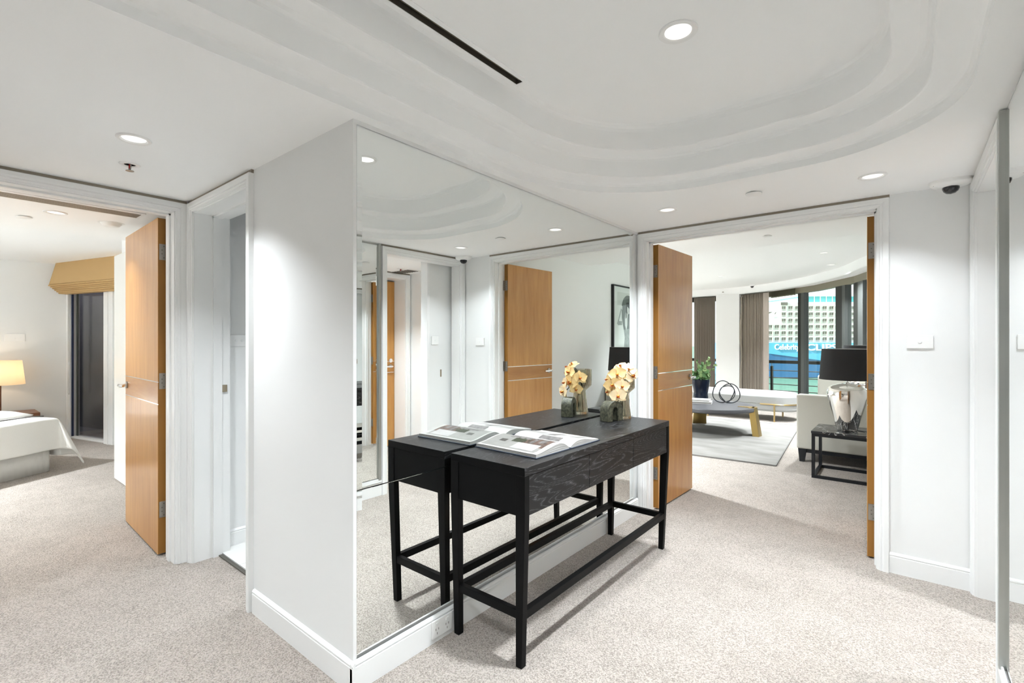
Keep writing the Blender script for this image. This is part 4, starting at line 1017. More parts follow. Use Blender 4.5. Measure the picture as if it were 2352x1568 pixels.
# navy vase with leafy branches
vx, vy = -2.55, 7.86
t = thing('navy_vase', (vx, vy, CTZ), 'glossy navy blue vase on the coffee table holding green leaves', 'vase')
MB().lathe([(0.0, 0.0), (0.095, 0.0), (0.105, 0.02), (0.112, 0.06), (0.108, 0.10), (0.104, 0.13), (0.114, 0.18), (0.128, 0.25), (0.134, 0.31), (0.135, 0.34), (0.129, 0.345), (0.124, 0.33), (0.11, 0.20), (0.0, 0.19)], (vx, vy, CTZ), 48).build('vase_body', 'vase_navy', t, smooth='auto')
pl = thing('leafy_branches', (vx, vy, CTZ+0.2), 'round-leaved green branches standing in the navy vase', 'plant')
leafme = []
for m in ('leaf_green', 'leaf_pale'):
    b = MB(); n = 10; vs = [(0, 0, 0)]+[(0.5*math.sin(2*PI*i/n)*(0.9), 0.5-0.5*math.cos(2*PI*i/n), 0.07*math.cos(4*PI*i/n)) for i in range(n)]
    vs[0] = (0, 0.5, -0.05)
    b.add(vs, [(0, 1+i, 1+(i+1) % n) for i in range(n)])
    me = bpy.data.meshes.new('leaf'); me.from_pydata(b.v, [], b.f); me.materials.append(MATS[m]); me.shade_smooth(); leafme.append(me)
rnd = random.Random(5)
Rv = Vector((0.774, 0.633, 0)); Fv = Vector((-0.633, 0.774, 0))
def branch(dx, dz, df, nleaf, ls, m):
    base = Vector((vx, vy, CTZ+0.22)); top = Vector((vx, vy, CTZ+0.345))+Rv*dx+Fv*df+Vector((0, 0, dz))
    mid = base.lerp(top, 0.5)+Vector((0, 0, 0.06))
    pts = [((1-k)**2*base+2*k*(1-k)*mid+k*k*top) for k in [i/8 for i in range(9)]]
    MB().tube(pts, 0.003, 6).build('twig', 'stem_green', pl, smooth=True)
    for i in range(nleaf):
        k = 0.42+0.58*(i+1)/nleaf; p = ((1-k)**2*base+2*k*(1-k)*mid+k*k*top)
        o = bpy.data.objects.new('leaf', leafme[m if rnd.random() < 0.7 else 1-m]); COL.objects.link(o); o.parent = pl
        o.location = p-ORG[pl.name]; s = ls*(1.15-0.55*(k-0.4))*(0.8+0.4*rnd.random()); o.scale = (s, s, s)
        d = (Rv*rnd.uniform(-1, 1)+Fv*rnd.uniform(-0.9, 0.6)+Vector((0, 0, rnd.uniform(-0.2, 0.9)))).normalized()
        nn = (-Fv+Rv*rnd.uniform(-0.6, 0.6)+Vector((0, 0, rnd.uniform(-0.2, 0.9)))).normalized()
        x = d.cross(nn).normalized(); nn = x.cross(d)
        o.rotation_euler = Matrix((x, d, nn)).transposed().to_euler()
for dx, dz, df, nl, ls, m in ((-0.11, 0.10, 0.0, 9, 0.075, 0), (-0.06, 0.20, -0.05, 9, 0.078, 0), (0.0, 0.13, -0.12, 9, 0.085, 0), (0.05, 0.26, 0.0, 12, 0.058, 1), (0.14, 0.33, 0.0, 16, 0.050, 1), (0.10, 0.10, -0.08, 10, 0.075, 0), (-0.03, 0.05, -0.15, 8, 0.08, 0), (0.24, 0.23, 0.0, 11, 0.042, 1), (-0.04, 0.30, 0.05, 10, 0.046, 1), (0.07, 0.05, -0.13, 7, 0.07, 0), (-0.12, 0.03, -0.05, 7, 0.08, 0)): branch(dx, dz, df, nl, ls, m)

# ------------------------------------------------------------------ bench
bn = thing('upholstered_bench', (-2.4, 9.4, 0), 'long pale grey upholstered bench with rounded ends and thin brass legs', 'bench')
bx0, bx1, by0, by1 = -3.75, -1.43, 9.06, 9.76
def stadium(x0, x1, y0, y1, r, n=12):
    out = []
    for cx_, cy2, a0 in ((x1-r, y1-r, 0), (x0+r, y1-r, PI/2), (x0+r, y0+r, PI), (x1-r, y0+r, 1.5*PI)):
        for i in range(n+1):
            a = a0+PI/2*i/n; out.append((cx_+r*math.cos(a), cy2+r*math.sin(a)))
    return out
b = MB(); prf = [(0.03, 0.170), (0.008, 0.180), (0.0, 0.20), (0.0, 0.285), (0.008, 0.292), (0.0, 0.30), (0.0, 0.41), (0.015, 0.445), (0.05, 0.468), (0.12, 0.478)]
lps = [[(x, y, z) for x, y in stadium(bx0+i, bx1-i, by0+i, by1-i, 0.30-i)] for i, z in prf]
n = len(lps[0])
for k in range(len(lps)-1): b.add(lps[k]+lps[k+1], [(i, (i+1) % n, n+(i+1) % n, n+i) for i in range(n)])
b.add(lps[0], [tuple(range(n))]); b.add(lps[-1], [tuple(range(n))])
b.build('cushion', 'bench_fabric', bn, smooth='auto')
ring = stadium(bx0-0.006, bx1+0.006, by0-0.006, by1+0.006, 0.306)
seg = [(p[0], p[1], 0.292) for p in ring]
ri = [p for p in seg if p[0] > bx1-0.52]; ri.sort(key=lambda p: math.atan2(p[1]-9.41, p[0]-(bx1-0.5)))
ri = [(bx1-0.52, by0-0.006, 0.292)]+ri+[(bx1-0.52, by1+0.006, 0.292)]
MB().tube(ri, 0.011, 6).build('brass_rail', 'brass', bn, smooth='auto')
le = [p for p in seg if p[0] < bx0+0.52]; le.sort(key=lambda p: -math.atan2(p[1]-9.41, -(p[0]-(bx0+0.5))))
le = [(bx0+0.52, by1+0.006, 0.292)]+le+[(bx0+0.52, by0-0.006, 0.292)] if le[0][1] > 9.4 else [(bx0+0.52, by0-0.006, 0.292)]+le+[(bx0+0.52, by1+0.006, 0.292)]
MB().tube(le, 0.011, 6).build('brass_rail', 'brass', bn, smooth='auto')
for x in (bx0+0.45, bx1-0.30):
    for y in (by0-0.004, by1+0.004): MB().bar((x, y, 0), (x, y, 0.292), 0.022, 0.022).build('leg', 'brass', bn)
for x in (bx1-1.38,):
    MB().bar((x, by0-0.004, 0), (x, by0-0.004, 0.292), 0.02, 0.02).build('leg', 'brass', bn)

# ------------------------------------------------------------------ sofa, side tables, lamps, armchair
so = thing('sofa', (-0.45, 6.7, 0), 'cream sofa with dark plinth and legs, arm end facing the doorway', 'sofa')
sx0, sx1, sy0, sy1 = -0.975, 0.075, 6.27, 7.26
MB().box((sx0, sy0, 0.145), (sx1, sy0+0.15, 0.752)).build('arm', 'sofa_fabric', so, bevel=0.018, seg=3)
MB().box((sx0, sy1-0.15, 0.145), (sx1, sy1, 0.66)).build('arm', 'sofa_fabric', so, bevel=0.018, seg=3)
MB().box((sx0+0.02, sy0+0.15, 0.145), (sx1, sy1-0.15, 0.30)).build('seat_base', 'sofa_fabric', so, bevel=0.01)
MB().box((sx0+0.01, sy0+0.155, 0.30), (sx1-0.24, sy1-0.155, 0.45)).build('seat_cushion', 'sofa_fabric', so, bevel=0.035, seg=3)
MB().box((sx1-0.25, sy0+0.152, 0.30), (sx1, sy1-0.152, 0.77)).build('backrest', 'sofa_fabric', so, bevel=0.03, seg=3)
MB().box((sx0+0.03, sy0+0.02, 0.105), (sx1-0.02, sy1-0.02, 0.145)).build('plinth', 'black_wood', so)
for x in (sx0+0.015, sx1-0.095):
    for y in (sy0+0.005, sy1-0.085):
        b = MB(); b.add([(x+0.012, y+0.01, 0), (x+0.06, y+0.01, 0), (x+0.06, y+0.055, 0), (x+0.012, y+0.055, 0), (x, y, 0.145), (x+0.08, y, 0.145), (x+0.08, y+0.08, 0.145), (x, y+0.08, 0.145)], [(0,3,2,1),(4,5,6,7),(0,1,5,4),(1,2,6,5),(2,3,7,6),(3,0,4,7)]); b.build('leg', 'black_wood', so)
b = MB().lathe([(0.0, 0.0), (0.10, 0.01), (0.17, 0.04), (0.185, 0.07), (0.17, 0.10), (0.10, 0.13), (0.0, 0.14)], (0, 0, 0), 24)

def side_table(x0, x1, y0, y1, label, dz=0.0):
    t = thing('side_table', ((x0+x1)/2, (y0+y1)/2, 0), label, 'side table', 'marble side tables')
    MB().box((x0-0.004, y0-0.004, 0.440+dz), (x1+0.004, y1+0.004, 0.464+dz)).build('marble_top', 'black_marble', t, bevel=0.002)
    w_ = 0.028
    for x in (x0, x1-w_):
        for y in (y0, y1-w_): MB().box((x, y, 0), (x+w_, y+w_, 0.44+dz)).build('leg', 'black_steel', t)
    for z in (0.0, 0.412+dz):
        for y in (y0, y1-w_): MB().box((x0+w_, y, z), (x1-w_, y+w_, z+w_)).build('frame_bar', 'black_steel', t)
        for x in (x0, x1-w_): MB().box((x, y0+w_, z), (x+w_, y1-w_, z+w_)).build('frame_bar', 'black_steel', t)
side_table(-0.74, -0.02, 5.60, 6.13, 'black marble side table on an open steel frame before the sofa arm')
side_table(-0.66, -0.06, 7.30, 7.74, 'black marble side table beyond the sofa, nearly hidden by the first', 0.026)
def table_lamp(x, y, label, z=0.4645):
    t = thing('table_lamp', (x, y, z), label, 'table lamp', 'silver table lamps')
    MB().lathe([(0.0, 0.0), (0.080, 0.0), (0.086, 0.006), (0.088, 0.02), (0.104, 0.08), (0.128, 0.17), (0.150, 0.25), (0.166, 0.32), (0.172, 0.365), (0.170, 0.395), (0.155, 0.425), (0.125, 0.445), (0.09, 0.455), (0.075, 0.462), (0.045, 0.466), (0.0, 0.468)], (x, y, z), 64).build('silver_base', 'mercury_silver', t, smooth='auto')
    MB().lathe([(0.03, 0.466), (0.03, 0.475), (0.012, 0.480), (0.012, 0.60), (0.0, 0.605)], (x, y, z), 20).build('neck', 'chrome', t, smooth='auto')
    sh = MB().lathe([(0.236, 0.508), (0.214, 0.812), (0.211, 0.812), (0.233, 0.508)], (x, y, z), 64); sh.f = sh.f[:-2]; sh.m = sh.m[:-2]
    n = 64; k = 4
    sh.f += [(i*k, i*k+3, ((i+1) % n)*k+3, ((i+1) % n)*k) for i in range(n)]; sh.m += [0]*n
    so_ = sh.build('lamp_shade', 'shade_black', t, smooth='auto')
    li = MB().lathe([(0.2325, 0.510), (0.2105, 0.811)], (x, y, z), 64); li.f = li.f[:-2]; li.m = li.m[:-2]; li.build('shade_lining', 'shade_lining', so_, smooth=True)
    MB().bar((x-0.21, y, z+0.80), (x+0.21, y, z+0.80), 0.004, 0.004).bar((x, y-0.21, z+0.80), (x, y+0.21, z+0.80), 0.004, 0.004).bar((x, y, z+0.60), (x, y, z+0.80), 0.005, 0.005).build('shade_spider', 'chrome', so_)
    return t
tl = table_lamp(-0.467, 5.83, 'silver glass table lamp with black drum shade on the nearer marble table')
MB().tube([(-0.40, 5.90, 0.468), (-0.33, 5.86, 0.468), (-0.22, 5.88, 0.468), (-0.10, 5.95, 0.468), (-0.01, 6.0, 0.468)], 0.003, 6).build('power_cord', 'black', tl, smooth=True)
table_lamp(-0.43, 7.54, 'second silver lamp with black shade, only its shade rim showing behind the first', 0.4905)
ar = thing('armchair', (-0.7, 8.0, 0), 'cream armchair by the glazing, its back showing behind the lamp', 'armchair')
MB().box((-0.96, 7.86, 0.12), (-0.48, 8.30, 0.44)).build('seat', 'sofa_fabric', ar, bevel=0.03, seg=3)
MB().box((-0.96, 7.80, 0.12), (-0.48, 7.92, 0.89)).build('backrest', 'sofa_fabric', ar, bevel=0.025, seg=3)
for x in (-0.96, -0.53): MB().box((x, 7.90, 0.12), (x+0.05, 8.28, 0.60)).build('arm', 'sofa_fabric', ar, bevel=0.015)
for x in (-0.94, -0.55):
    for y in (7.84, 8.22): MB().box((x, y, 0), (x+0.04, y+0.04, 0.12)).build('leg', 'black_wood', ar)
# framed photograph (seen in the mirror)
fx = 0.10
pic = thing('framed_photograph', (fx, 7.0, 1.05), 'black framed black-and-white photograph of a posing figure, reflected in the mirror', 'picture')
fy0, fy1, fz0, fz1 = 6.49, 7.43, 1.02, 2.20
b = MB()
for a, c in (((fx-0.042, fy0, fz0), (fx-0.001, fy0+0.022, fz1)), ((fx-0.042, fy1-0.022, fz0), (fx-0.001, fy1, fz1)), ((fx-0.042, fy0+0.022, fz1-0.022), (fx-0.001, fy1-0.022, fz1)), ((fx-0.042, fy0+0.022, fz0), (fx-0.001, fy1-0.022, fz0+0.022))): b.box(a, c)
b.build('picture_frame', 'black', pic)
MB().box((fx-0.032, fy0+0.022, fz0+0.022), (fx-0.002, fy1-0.022, fz1-0.022)).build('mat_board', 'art_mat', pic)
b = MB()
def flat(poly, lift, mi): b.add([(fx-0.0325-lift, y, z) for y, z in poly], [tuple(range(len(poly)))], mi)
def ell(cy0, cz0, ry, rz_, n=28, a0=0, a1=2*PI): return [(cy0+ry*math.cos(a0+(a1-a0)*i/n), cz0+rz_*math.sin(a0+(a1-a0)*i/n)) for i in range(n)]
flat([(6.62, 1.10), (7.33, 1.10), (7.33, 2.10), (6.62, 2.10)], 0.0004, 0)
flat([(6.62, 1.10), (7.33, 1.10), (7.33, 1.93), (6.62, 1.90)], 0.0006, 1)
flat(ell(6.985, 1.84, 0.225, 0.225, a0=0, a1=PI)+[(6.775, 1.70), (6.835, 1.53), (6.90, 1.50), (7.07, 1.50), (7.16, 1.66)], 0.0008, 2)
flat([(6.84, 1.53), (6.87, 1.41), (6.82, 1.11), (7.08, 1.11), (7.03, 1.41), (7.04, 1.55)], 0.0010, 3)
flat(ell(7.00, 1.845, 0.045, 0.07), 0.0012, 1)
flat([(6.90, 1.80), (6.97, 1.78), (6.955, 1.60), (6.92, 1.52), (6.88, 1.60), (6.87, 1.70)], 0.0012, 1)
flat([(6.75, 1.87), (6.775, 1.86), (6.68, 1.66), (6.78, 1.66), (6.78, 1.60), (6.65, 1.595), (6.615, 1.62)], 0.0012, 3)
flat([(6.755, 1.90), (6.79, 1.89), (6.78, 1.83), (6.75, 1.85)], 0.0014, 1)
flat([(7.10, 1.88), (7.13, 1.90), (7.25, 1.62), (7.22, 1.60), (7.12, 1.64)], 0.0012, 3)
flat([(6.92, 1.95), (7.00, 1.96), (7.06, 1.90), (7.05, 1.70), (7.03, 1.68), (7.02, 1.86), (6.95, 1.90), (6.93, 1.72), (6.90, 1.70)], 0.0014, 4)
b.build('photo_print', ['art_light', 'art_pale', 'art_grey', 'art_mid', 'art_dark'], pic, fix=False)
MB().box((fx-0.0385, fy0+0.022, fz0+0.022), (fx-0.0375, fy1-0.022, fz1-0.022)).build('glazing', 'window_glass', pic)

# ------------------------------------------------------------------ bathroom: nothing but wall and tiles shows

# ------------------------------------------------------------------ bedroom
wd = thing('wardrobe', (-4.9, 1.5, 0), 'white built-in wardrobe panel behind the open bedroom door', 'wardrobe')
MB().box((-6.03, WARD_Y+0.02, 0), (-3.66, 2.10, 2.19)).build('body', 'wardrobe_white', wd)
MB().box((-6.03, WARD_Y+0.06, 2.19), (-5.205, 2.10, 2.419)).build('bulkhead_panel', 'paint', wd)
for i in range(3):
    x0 = -6.03+i*0.775
    dd = MB().box((x0+0.001, WARD_Y, 0.012), (x0+0.773, WARD_Y+0.02, 2.185)).build('door_panel', 'wardrobe_white', wd, bevel=0.0015)
    MB().box((x0+0.03, WARD_Y-0.0004, 1.097), (x0+0.745, WARD_Y+0.001, 1.100)).box((x0+0.03, WARD_Y-0.0004, 0.951), (x0+0.745, WARD_Y+0.001, 0.954)).build('inlay_line', 'cord_grey', dd)
    MB().bar((x0+0.70, WARD_Y-0.035, 1.09), (x0+0.60, WARD_Y-0.035, 1.09), 0.012, 0.012).bar((x0+0.69, WARD_Y, 1.09), (x0+0.69, WARD_Y-0.035, 1.09), 0.012, 0.012).build('handle', 'chrome', dd)
# sliding window
w3 = thing('window_3', (-8.6, bw(-8.6), 0), 'dark sliding window of the bedroom with white frame', 'window', None, 'structure')
b = MB(); skew(b, -9.12, -9.04, 0, 2.2, -0.02, 0.10); skew(b, -8.22, -8.02, 0, 2.2, -0.03, 0.10); skew(b, -9.04, -8.22, 0.0, 0.03, 0.0, 0.10); skew(b, -9.04, -8.22, 2.15, 2.2, 0, 0.10); b.build('frame', 'gloss_white', w3, bevel=0.004)
b = MB(); skew(b, -8.13, -8.11, 0, 2.19, -0.04, -0.028); skew(b, -9.075, -9.06, 0, 2.19, -0.03, -0.018); b.build('frame_bead', 'gloss_white', w3)
b = MB(); skew(b, -9.038, -9.018, 0.03, 2.15, 0.0, 0.02); b.build('track_gap', 'anodised_gap', w3)
b = MB(); skew(b, -9.012, -8.985, 0.03, 2.15, 0.045, 0.06); b.build('sash_stile', 'grey_frame', w3)
b = MB(); skew(b, -9.02, -8.22, 0.03, 2.15, 0.060, 0.066); b.build('pane', 'slider_glass', w3)
b = MB(); skew(b, -16.0, -6.5, -0.1, 3.0, 0.62, 0.8); struct(b, 'wall_lightwell', 'concrete', 'grey concrete wall outside the bedroom sliding window', 'wall')
b = MB(); skew(b, -16.0, -6.5, -0.12, -0.02, 0.12, 0.7); struct(b, 'floor_lightwell', 'concrete', 'grey ledge outside the bedroom sliding window', 'floor')
b = MB(); skew(b, -16.0, -9.26, -0.1, 2.8, -0.1, 0.1); struct(b, 'wall_sun_blocker', 'concrete', 'added concrete wall outside past the bedroom, keeping sun off the lightwell', 'wall')  # wall added to block the sun from the lightwell concrete
# roman blind
t = thing('roman_blind', (-8.3, bw(-8.3), 2.0), 'tan roman blind gathered above the bedroom sliding window', 'blind')
xa, xb = -9.05, -7.3
d = (Vector((xb, bw(xb), 0))-Vector((xa, bw(xa), 0))).normalized(); nrm = Vector((d.y, -d.x, 0))
if nrm.y > 0: nrm = -nrm
prf = [(0.06, 2.419), (0.10, 2.40), (0.17, 2.25), (0.23, 2.13), (0.232, 2.118), (0.19, 2.11), (0.215, 2.10)]
def sweep(prof, name, ea=0.0):
    bb = MB(); vs = []
    for (o, z) in prof:
        p = Vector((xa, bw(xa), 0))+nrm*o; q = Vector((xb, bw(xb), 0))+nrm*o
        vs += [(p.x, p.y, z), (q.x, q.y, z)]
    m = len(prof)
    bb.add(vs, [(2*i, 2*i+1, 2*i+3, 2*i+2) for i in range(m-1)]+[tuple(2*i for i in range(m)), tuple(2*i+1 for i in range(m))]); return bb.build(name, 'blind_tan', t)
sweep([(0.02, 2.419), (0.165, 2.419), (0.235, 2.135), (0.240, 2.120), (0.02, 2.115)], 'valance')
zz = 2.115
for i in range(6):
    o = 0.245-i*0.022; sweep([(0.02, zz), (o, zz), (o+0.004, zz-0.010), (o-0.004, zz-0.018), (0.02, zz-0.018)], 'fold'); zz -= 0.019
b = MB()
for x_, z1_ in ((-8.98, 0.62), (-8.955, 1.05)):
    p = Vector((x_, bw(x_), 0))+nrm*0.06
    q = p+d*0.035
    b.tube([(p.x, p.y, 2.05), (p.x, p.y, z1_+0.02), ((p.x+q.x)/2, (p.y+q.y)/2, z1_), (q.x, q.y, z1_+0.02), (q.x, q.y, 2.05)], 0.0035, 6)
b.build('pull_cord', 'cord_grey', t, smooth=True)
# bed
bed = thing('bed', (-7.4, 0.2, 0), 'bed with white duvet and pleated white skirt in the bedroom', 'bed')
BC = Vector((-6.90, 0.885, 0)); e1 = Vector((0.504, -0.864, 0)); e2 = Vector((-0.864, -0.504, 0))
def bp_(p, q, z): v = BC+e1*p+e2*q; return (v.x, v.y, z)
b = MB(); pts = []
per = []
N = 120
for i in range(N+1): per.append((1.6*(1-i/N), 0.0))
for i in range(1, N+1): per.append((0.0, 1.9*i/N))
rows = [[], []]
for i, (p, q) in enumerate(per):
    w_ = 0.006*math.sin(i*1.7)*(1 if p == 0 else 0.6)
    pp_ = p+0.03+(w_ if p == 0 else 0); qq_ = q+0.03+(0 if p == 0 else w_)
    rows[0].append(bp_(pp_, qq_, 0.003)); rows[1].append(bp_(p+0.03, q+0.03, 0.30))
b.grid(rows); b.build('bed_skirt', 'linen_white', bed, smooth=True, solid=0.004)
b = MB(); q_ = [bp_(0.03, 0.03, 0), bp_(1.57, 0.03, 0), bp_(1.57, 1.9, 0), bp_(0.03, 1.9, 0)]
b.add([(v[0], v[1], 0.28) for v in q_]+[(v[0], v[1], 0.52) for v in q_], [(0,3,2,1),(4,5,6,7),(0,1,5,4),(1,2,6,5),(2,3,7,6),(3,0,4,7)]); b.build('mattress', 'linen_white', bed, bevel=0.04, seg=3)
ps = [-0.46+0.46*i/12 for i in range(12)]+[0.0, 0.03, 0.08]+[0.15+1.45*i/14 for i in range(15)]
qs = [-0.37+0.37*i/10 for i in range(10)]+[0.0, 0.03, 0.08]+[0.15+1.7*i/14 for i in range(15)]
rows = []
for q in qs:
    r = []
    for p in ps:
        pn, qn = min(p, 0.0), min(q, 0.0); dd_ = math.hypot(pn, qn)
        z = 0.555-0.90*max(0, dd_-0.01)
        if dd_ > 0:
            flare = 0.10 if (pn == 0 or qn == 0) else 0.10+0.26*min(1, 4*abs(pn*qn)/(dd_*dd_))
            ox, oy = pn/dd_*flare*dd_, qn/dd_*flare*dd_
            wv = 0.018*math.sin(q*17+0.6)*min(1, dd_*3) if pn < 0 and qn == 0 else (0.012*math.sin(p*13)*min(1, dd_*3) if qn < 0 and pn == 0 else 0)
            if pn < 0 and qn == 0: ox += wv
            if qn < 0 and pn == 0: oy += wv
            P_ = (max(p, 0)+ox, max(q, 0)+oy)
        else:
            P_ = (p, q); z += 0.006*math.sin(p*7)*math.sin(q*6+1)
            z -= 0.012*max(0, 1-min(p, q)/0.08)
        r.append(bp_(P_[0]-0.012, P_[1]-0.012, max(z, 0.012)))
    rows.append(r)
b = MB(); b.grid(rows); b.build('duvet', 'linen_white', bed, smooth=True, solid=0.018, subd=1)
b = MB(); rows = []
for q in [0.30+1.5*i/10 for i in range(11)]:
    k = min(1, (q-0.30)/0.12); rows.append([bp_(p, q, 0.572+0.050*math.sqrt(max(0, min(1, k))*max(0, min(1, (p+0.02)/0.14)))) for p in (-0.02, 0.0, 0.03, 0.07, 0.12, 0.3, 0.7, 1.2, 1.55)])
b.grid(rows); b.build('folded_cover', 'linen_white', bed, smooth=True, solid=0.015)
b = MB(); b.tube([bp_(-0.02, 0.17, 0.562), bp_(0.1, 0.17, 0.573), bp_(0.8, 0.17, 0.575), bp_(1.5, 0.17, 0.575)], 0.007, 6); b.build('piping', 'linen_grey', bed, smooth=True)
# nightstand with lamp
ns = thing('nightstand', (-8.8, 0.65, 0), 'low walnut nightstand behind the bed corner', 'nightstand')
MB().box((-9.05, 0.33, 0.40), (-8.58, 0.965, 0.445)).build('top', 'walnut', ns, bevel=0.004)
MB().box((-9.03, 0.36, 0.16), (-8.60, 0.935, 0.40)).build('drawer_box', 'walnut', ns)
for x in (-9.02, -8.65):
    for y in (0.37, 0.89): MB().box((x, y, 0), (x+0.04, y+0.04, 0.16)).build('leg', 'walnut', ns)
lx, ly, lz = -8.78, 0.625, 0.4455
t = thing('bedside_lamp', (lx, ly, lz), 'lit bedside lamp with cream drum shade on the nightstand', 'table lamp')
MB().lathe([(0.0, 0.0), (0.10, 0.0), (0.10, 0.018), (0.02, 0.022), (0.0, 0.022)], (lx, ly, lz), 32).build('base', 'dark_metal', t, smooth='auto')
MB().lathe([(0.011, 0.02), (0.011, 0.46), (0.0, 0.46)], (lx, ly, lz), 16).build('stem', 'walnut', t, smooth='auto')
sh = MB().lathe([(0.225, 0.365), (0.195, 0.665)], (lx, ly, lz), 48); sh.f = sh.f[:-2]; sh.m = sh.m[:-2]; sh.build('lamp_shade', 'shade_lit', t, smooth=True)
light('bedside_bulb', 'POINT', (lx, ly, lz+0.52), 1.0, (1.0, 0.80, 0.56), t, shadow_soft_size=0.035)

# ------------------------------------------------------------------ outside: balcony, harbour, ship
Fd = Vector((-0.63338, 0.77384, 0)); Rd = Vector((0.77384, 0.63338, 0))
def ray(u, t_, z): return Fd*t_+Rd*((u-1176)/1110.7*t_)+Vector((0, 0, z))
b = MB(); q = [arc_at(i, 0.31) for i in range(len(ARC))]; r_ = [arc_at(i, 2.6) for i in range(len(ARC))]
for i in range(len(ARC)-1): b.add([(p.x, p.y, z) for z in (-0.30, -0.06) for p in (q[i], q[i+1], r_[i+1], r_[i])], [(0,3,2,1),(4,5,6,7),(0,1,5,4),(1,2,6,5),(2,3,7,6),(3,0,4,7)])
struct(b, 'floor_balcony', 'balcony_floor', 'narrow balcony slab outside the living room glazing', 'balcony')
ra_, rb_ = ray(1560, 13.4, 0), ray(2080, 9.9, 0)
dr = (rb_-ra_).normalized()
rl = thing('balcony_railing', (ra_+rb_)/2, 'dark metal balcony railing with horizontal bars outside the glazing', 'railing')
def rp(k, z): p = ra_.lerp(rb_, k); return (p.x, p.y, z)
MB().bar(rp(0, 0.862), rp(1, 0.862), 0.07, 0.075).build('top_rail', 'dark_frame', rl, bevel=0.01)
for z in (0.655, 0.485, 0.325, 0.175, 0.03): MB().bar(rp(0, z), rp(1, z), 0.018, 0.020).build('bar', 'satin_nickel', rl)
for k in (0.02, 0.484, 0.90): MB().bar(rp(k, -0.06), rp(k, 0.76), 0.09, 0.04, up=dr).build('post', 'dark_frame', rl); MB().bar(rp(k, 0.76), rp(k, 0.83), 0.012, 0.012).build('post_pin', 'satin_nickel', rl)

WZ = -13.6
b = MB(); b.grid([[tuple(Fd*t_+Rd*s+Vector((0, 0, WZ))) for s in (-300, 0, 300, 700)] for t_ in (14, 150, 400, 1500)])
wt = tag(b.build('harbour_water', 'harbour_water', fix=False), 'green harbour water between the balcony and the ship', 'water', None, 'stuff')

TS = 198.0; K = TS/1110.7
def SS(u): return (u-1176)*K
def SZ(v): return EYE+(784-v)*K
def sp(s, d, z): return tuple(Fd*(TS+d)+Rd*s+Vector((0, 0, z)))
def ship_prism(b, plan, z0, z1, mi=0):
    n = len(plan); b.add([sp(s, d, z0) for s, d in plan]+[sp(s, d, z1) for s, d in plan], [tuple(reversed(range(n))), tuple(range(n, 2*n))]+[(i, (i+1) % n, n+(i+1) % n, n+i) for i in range(n)], mi)
sh0 = sp(SS(1850), 10, WZ)
ship = thing('cruise_ship', sh0, 'large blue and white cruise ship moored across the water outside the window', 'ship')
plan = [(SS(1640), 16), (SS(1715), 2), (SS(1745), 0), (SS(2300), 0), (SS(2300), 32), (SS(1745), 32), (SS(1690), 26)]
hull = MB(); ship_prism(hull, plan, SZ(866), SZ(787)); hull = hull.build('hull', 'ship_blue', ship)
b = MB(); ship_prism(b, [(s+0.0, d-0.12 if d < 20 else d) for s, d in plan], WZ-1.0, SZ(866)); b.build('waterline_belt', 'ship_waterline', hull)
b = MB(); b.add([sp(SS(1715), 1.85, SZ(787)), sp(SS(1745), -0.10, SZ(787)), sp(SS(2250), -0.10, SZ(787)), sp(SS(2250), -0.10, SZ(848)), sp(SS(1990), -0.10, SZ(845)), sp(SS(1890), -0.10, SZ(828)), sp(SS(1768), -0.10, SZ(812)), sp(SS(1715), 1.85, SZ(808))], [tuple(range(8))]); b.build('light_blue_band', 'ship_band', hull)
b = MB(); ship_prism(b, [(SS(1700), 8), (SS(1750), 1.0), (SS(2290), 1.0), (SS(2290), 31), (SS(1750), 31)], SZ(787), SZ(693)); sup = b.build('superstructure', 'ship_white', ship)
b = MB(); ship_prism(b, [(SS(1842), 2.5), (SS(2280), 2.5), (SS(2280), 30), (SS(1842), 30)], SZ(693), SZ(679)); b.build('glass_deck', 'ship_teal', ship)
b = MB(); ship_prism(b, [(SS(1835), 2.0), (SS(2285), 2.0), (SS(2285), 31), (SS(1835), 31)], SZ(679), SZ(675)); b.build('top_deck', 'ship_white', ship)
b = MB()
for u in range(1850, 2020, 14): ship_prism(b, [(SS(u), 2.3), (SS(u)+0.25, 2.3), (SS(u)+0.25, 2.6), (SS(u), 2.6)], SZ(693), SZ(679))
b.build('deck_glazing_bars', 'ship_white', ship)
b = MB(); ship_prism(b, [(SS(1796), 0.85), (SS(1812), 0.85), (SS(1812), 1.2), (SS(1796), 1.2)], SZ(700), SZ(693.5)); b.build('bridge_gear', 'ship_glass', sup)
b = MB()
b.add([sp(SS(1762), 0.8, SZ(723)), sp(SS(1777), 0.8, SZ(716)), sp(SS(1762), 0.8, SZ(716))], [(0, 1, 2)]); b.add([sp(SS(1781), 0.8, SZ(721)), sp(SS(1783), 0.8, SZ(721)), sp(SS(1786), 0.8, SZ(716.5)), sp(SS(1784), 0.8, SZ(716.5))], [(0, 1, 2, 3)])
b.build('bridge_window', 'ship_glass', sup)
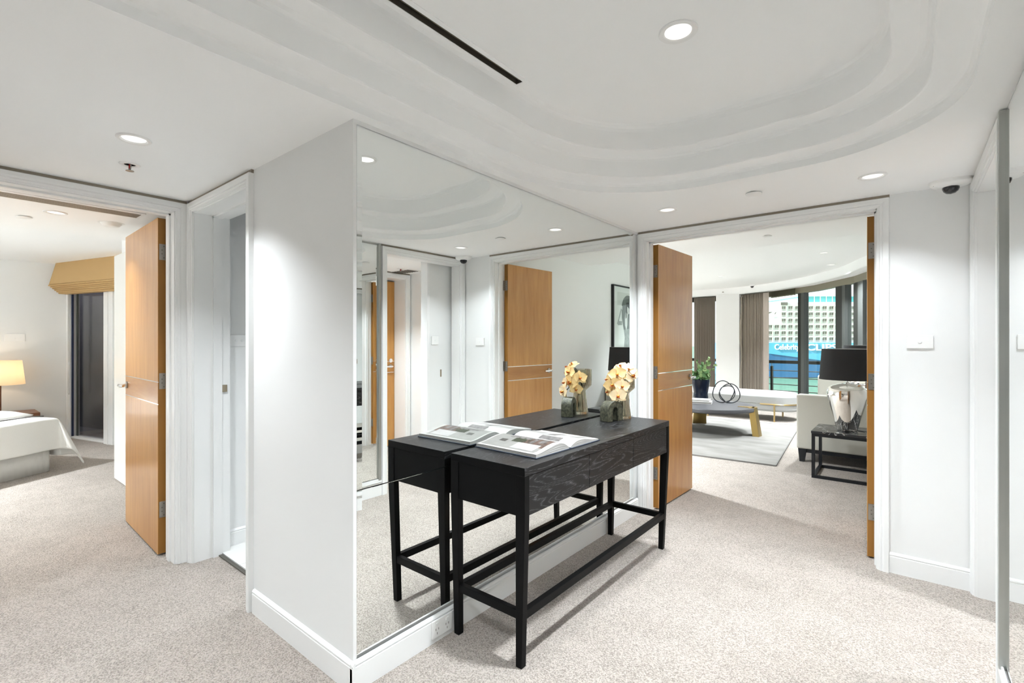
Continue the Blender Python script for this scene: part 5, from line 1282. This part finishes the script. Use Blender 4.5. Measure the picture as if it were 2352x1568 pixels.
# cabin window mesh (local: x along hull, y outwards from hull towards viewer is -d, z up)
cwm = MB(); px_ = K
def cw_box(x0, x1, z0, z1, d0, d1, mi): cwm.box((x0*px_, d0, z0*px_), (x1*px_, d1, z1*px_), mi)
cw_box(-6.2, 6.2, 6.1, 6.7, -0.12, 0.0, 1)      # cream head
cw_box(5.6, 6.2, -5.0, 6.1, -0.12, 0.0, 1)
cw_box(-4.6, -0.4, -1.0, 5.0, -0.05, 0.02, 0)
cw_box(0.6, 4.8, -1.0, 5.0, -0.05, 0.02, 0)
for i in range(4): cw_box(-4.4+i*2.5, -3.4+i*2.5, -4.2, -2.2, -0.06, 0.02, 0)
cwme = bpy.data.meshes.new('cabin_window'); cwme.from_pydata(cwm.v, [], cwm.f); cwme.materials.append(MATS['ship_glass']); cwme.materials.append(MATS['ship_cream']); cwme.polygons.foreach_set('material_index', cwm.m)
rotz = math.atan2(Rd.y, Rd.x)
for ri_, v in enumerate((708, 722.5, 737, 751.5, 766, 780.0)):
    for c in range(26):
        u = 1771.5+c*15.75
        if ri_ < 3 and u < 1800: continue
        if u > 2150: continue
        o = bpy.data.objects.new('cabin_window', cwme); COL.objects.link(o); o.parent = sup
        p = Vector(sp(SS(u), 0.99, SZ(v))); o.location = p-ORG[sup.name]; o.rotation_euler = (0, 0, rotz)
def lettering(body, u0, u1, vbase, cap_px, off):
    cu = bpy.data.curves.new('ship_name', 'FONT'); cu.body = body; cu.size = 1.0; cu.extrude = 0.02; cu.offset = off
    to = bpy.data.objects.new('tmp', cu); COL.objects.link(to)
    dg = bpy.context.evaluated_depsgraph_get(); me = bpy.data.meshes.new_from_object(to.evaluated_get(dg))
    bpy.data.objects.remove(to); bpy.data.curves.remove(cu)
    xs = [v.co.x for v in me.vertices]; ys = [v.co.y for v in me.vertices if v.co.y > -5]
    x0, x1 = min(xs), max(xs); capy = max(ys)
    sx_ = (u1-u0)*K/(x1-x0); sy_ = cap_px*K/capy
    for v in me.vertices:
        s = SS(u0)+(v.co.x-x0)*sx_; z = SZ(vbase)+v.co.y*sy_; d_ = -0.15-v.co.z*4
        v.co = Vector(sp(s, d_, z))-ORG[hull.name]
    me.materials.clear(); me.materials.append(MATS['ship_white'])
    o = bpy.data.objects.new('ship_lettering', me); COL.objects.link(o); o.parent = hull
lettering('Celebrity', 1779, 1836.5, 802.5, 12.2, 0.018)
lettering('ECLIPSE', 1838, 1938, 804.2, 14.4, 0.024)
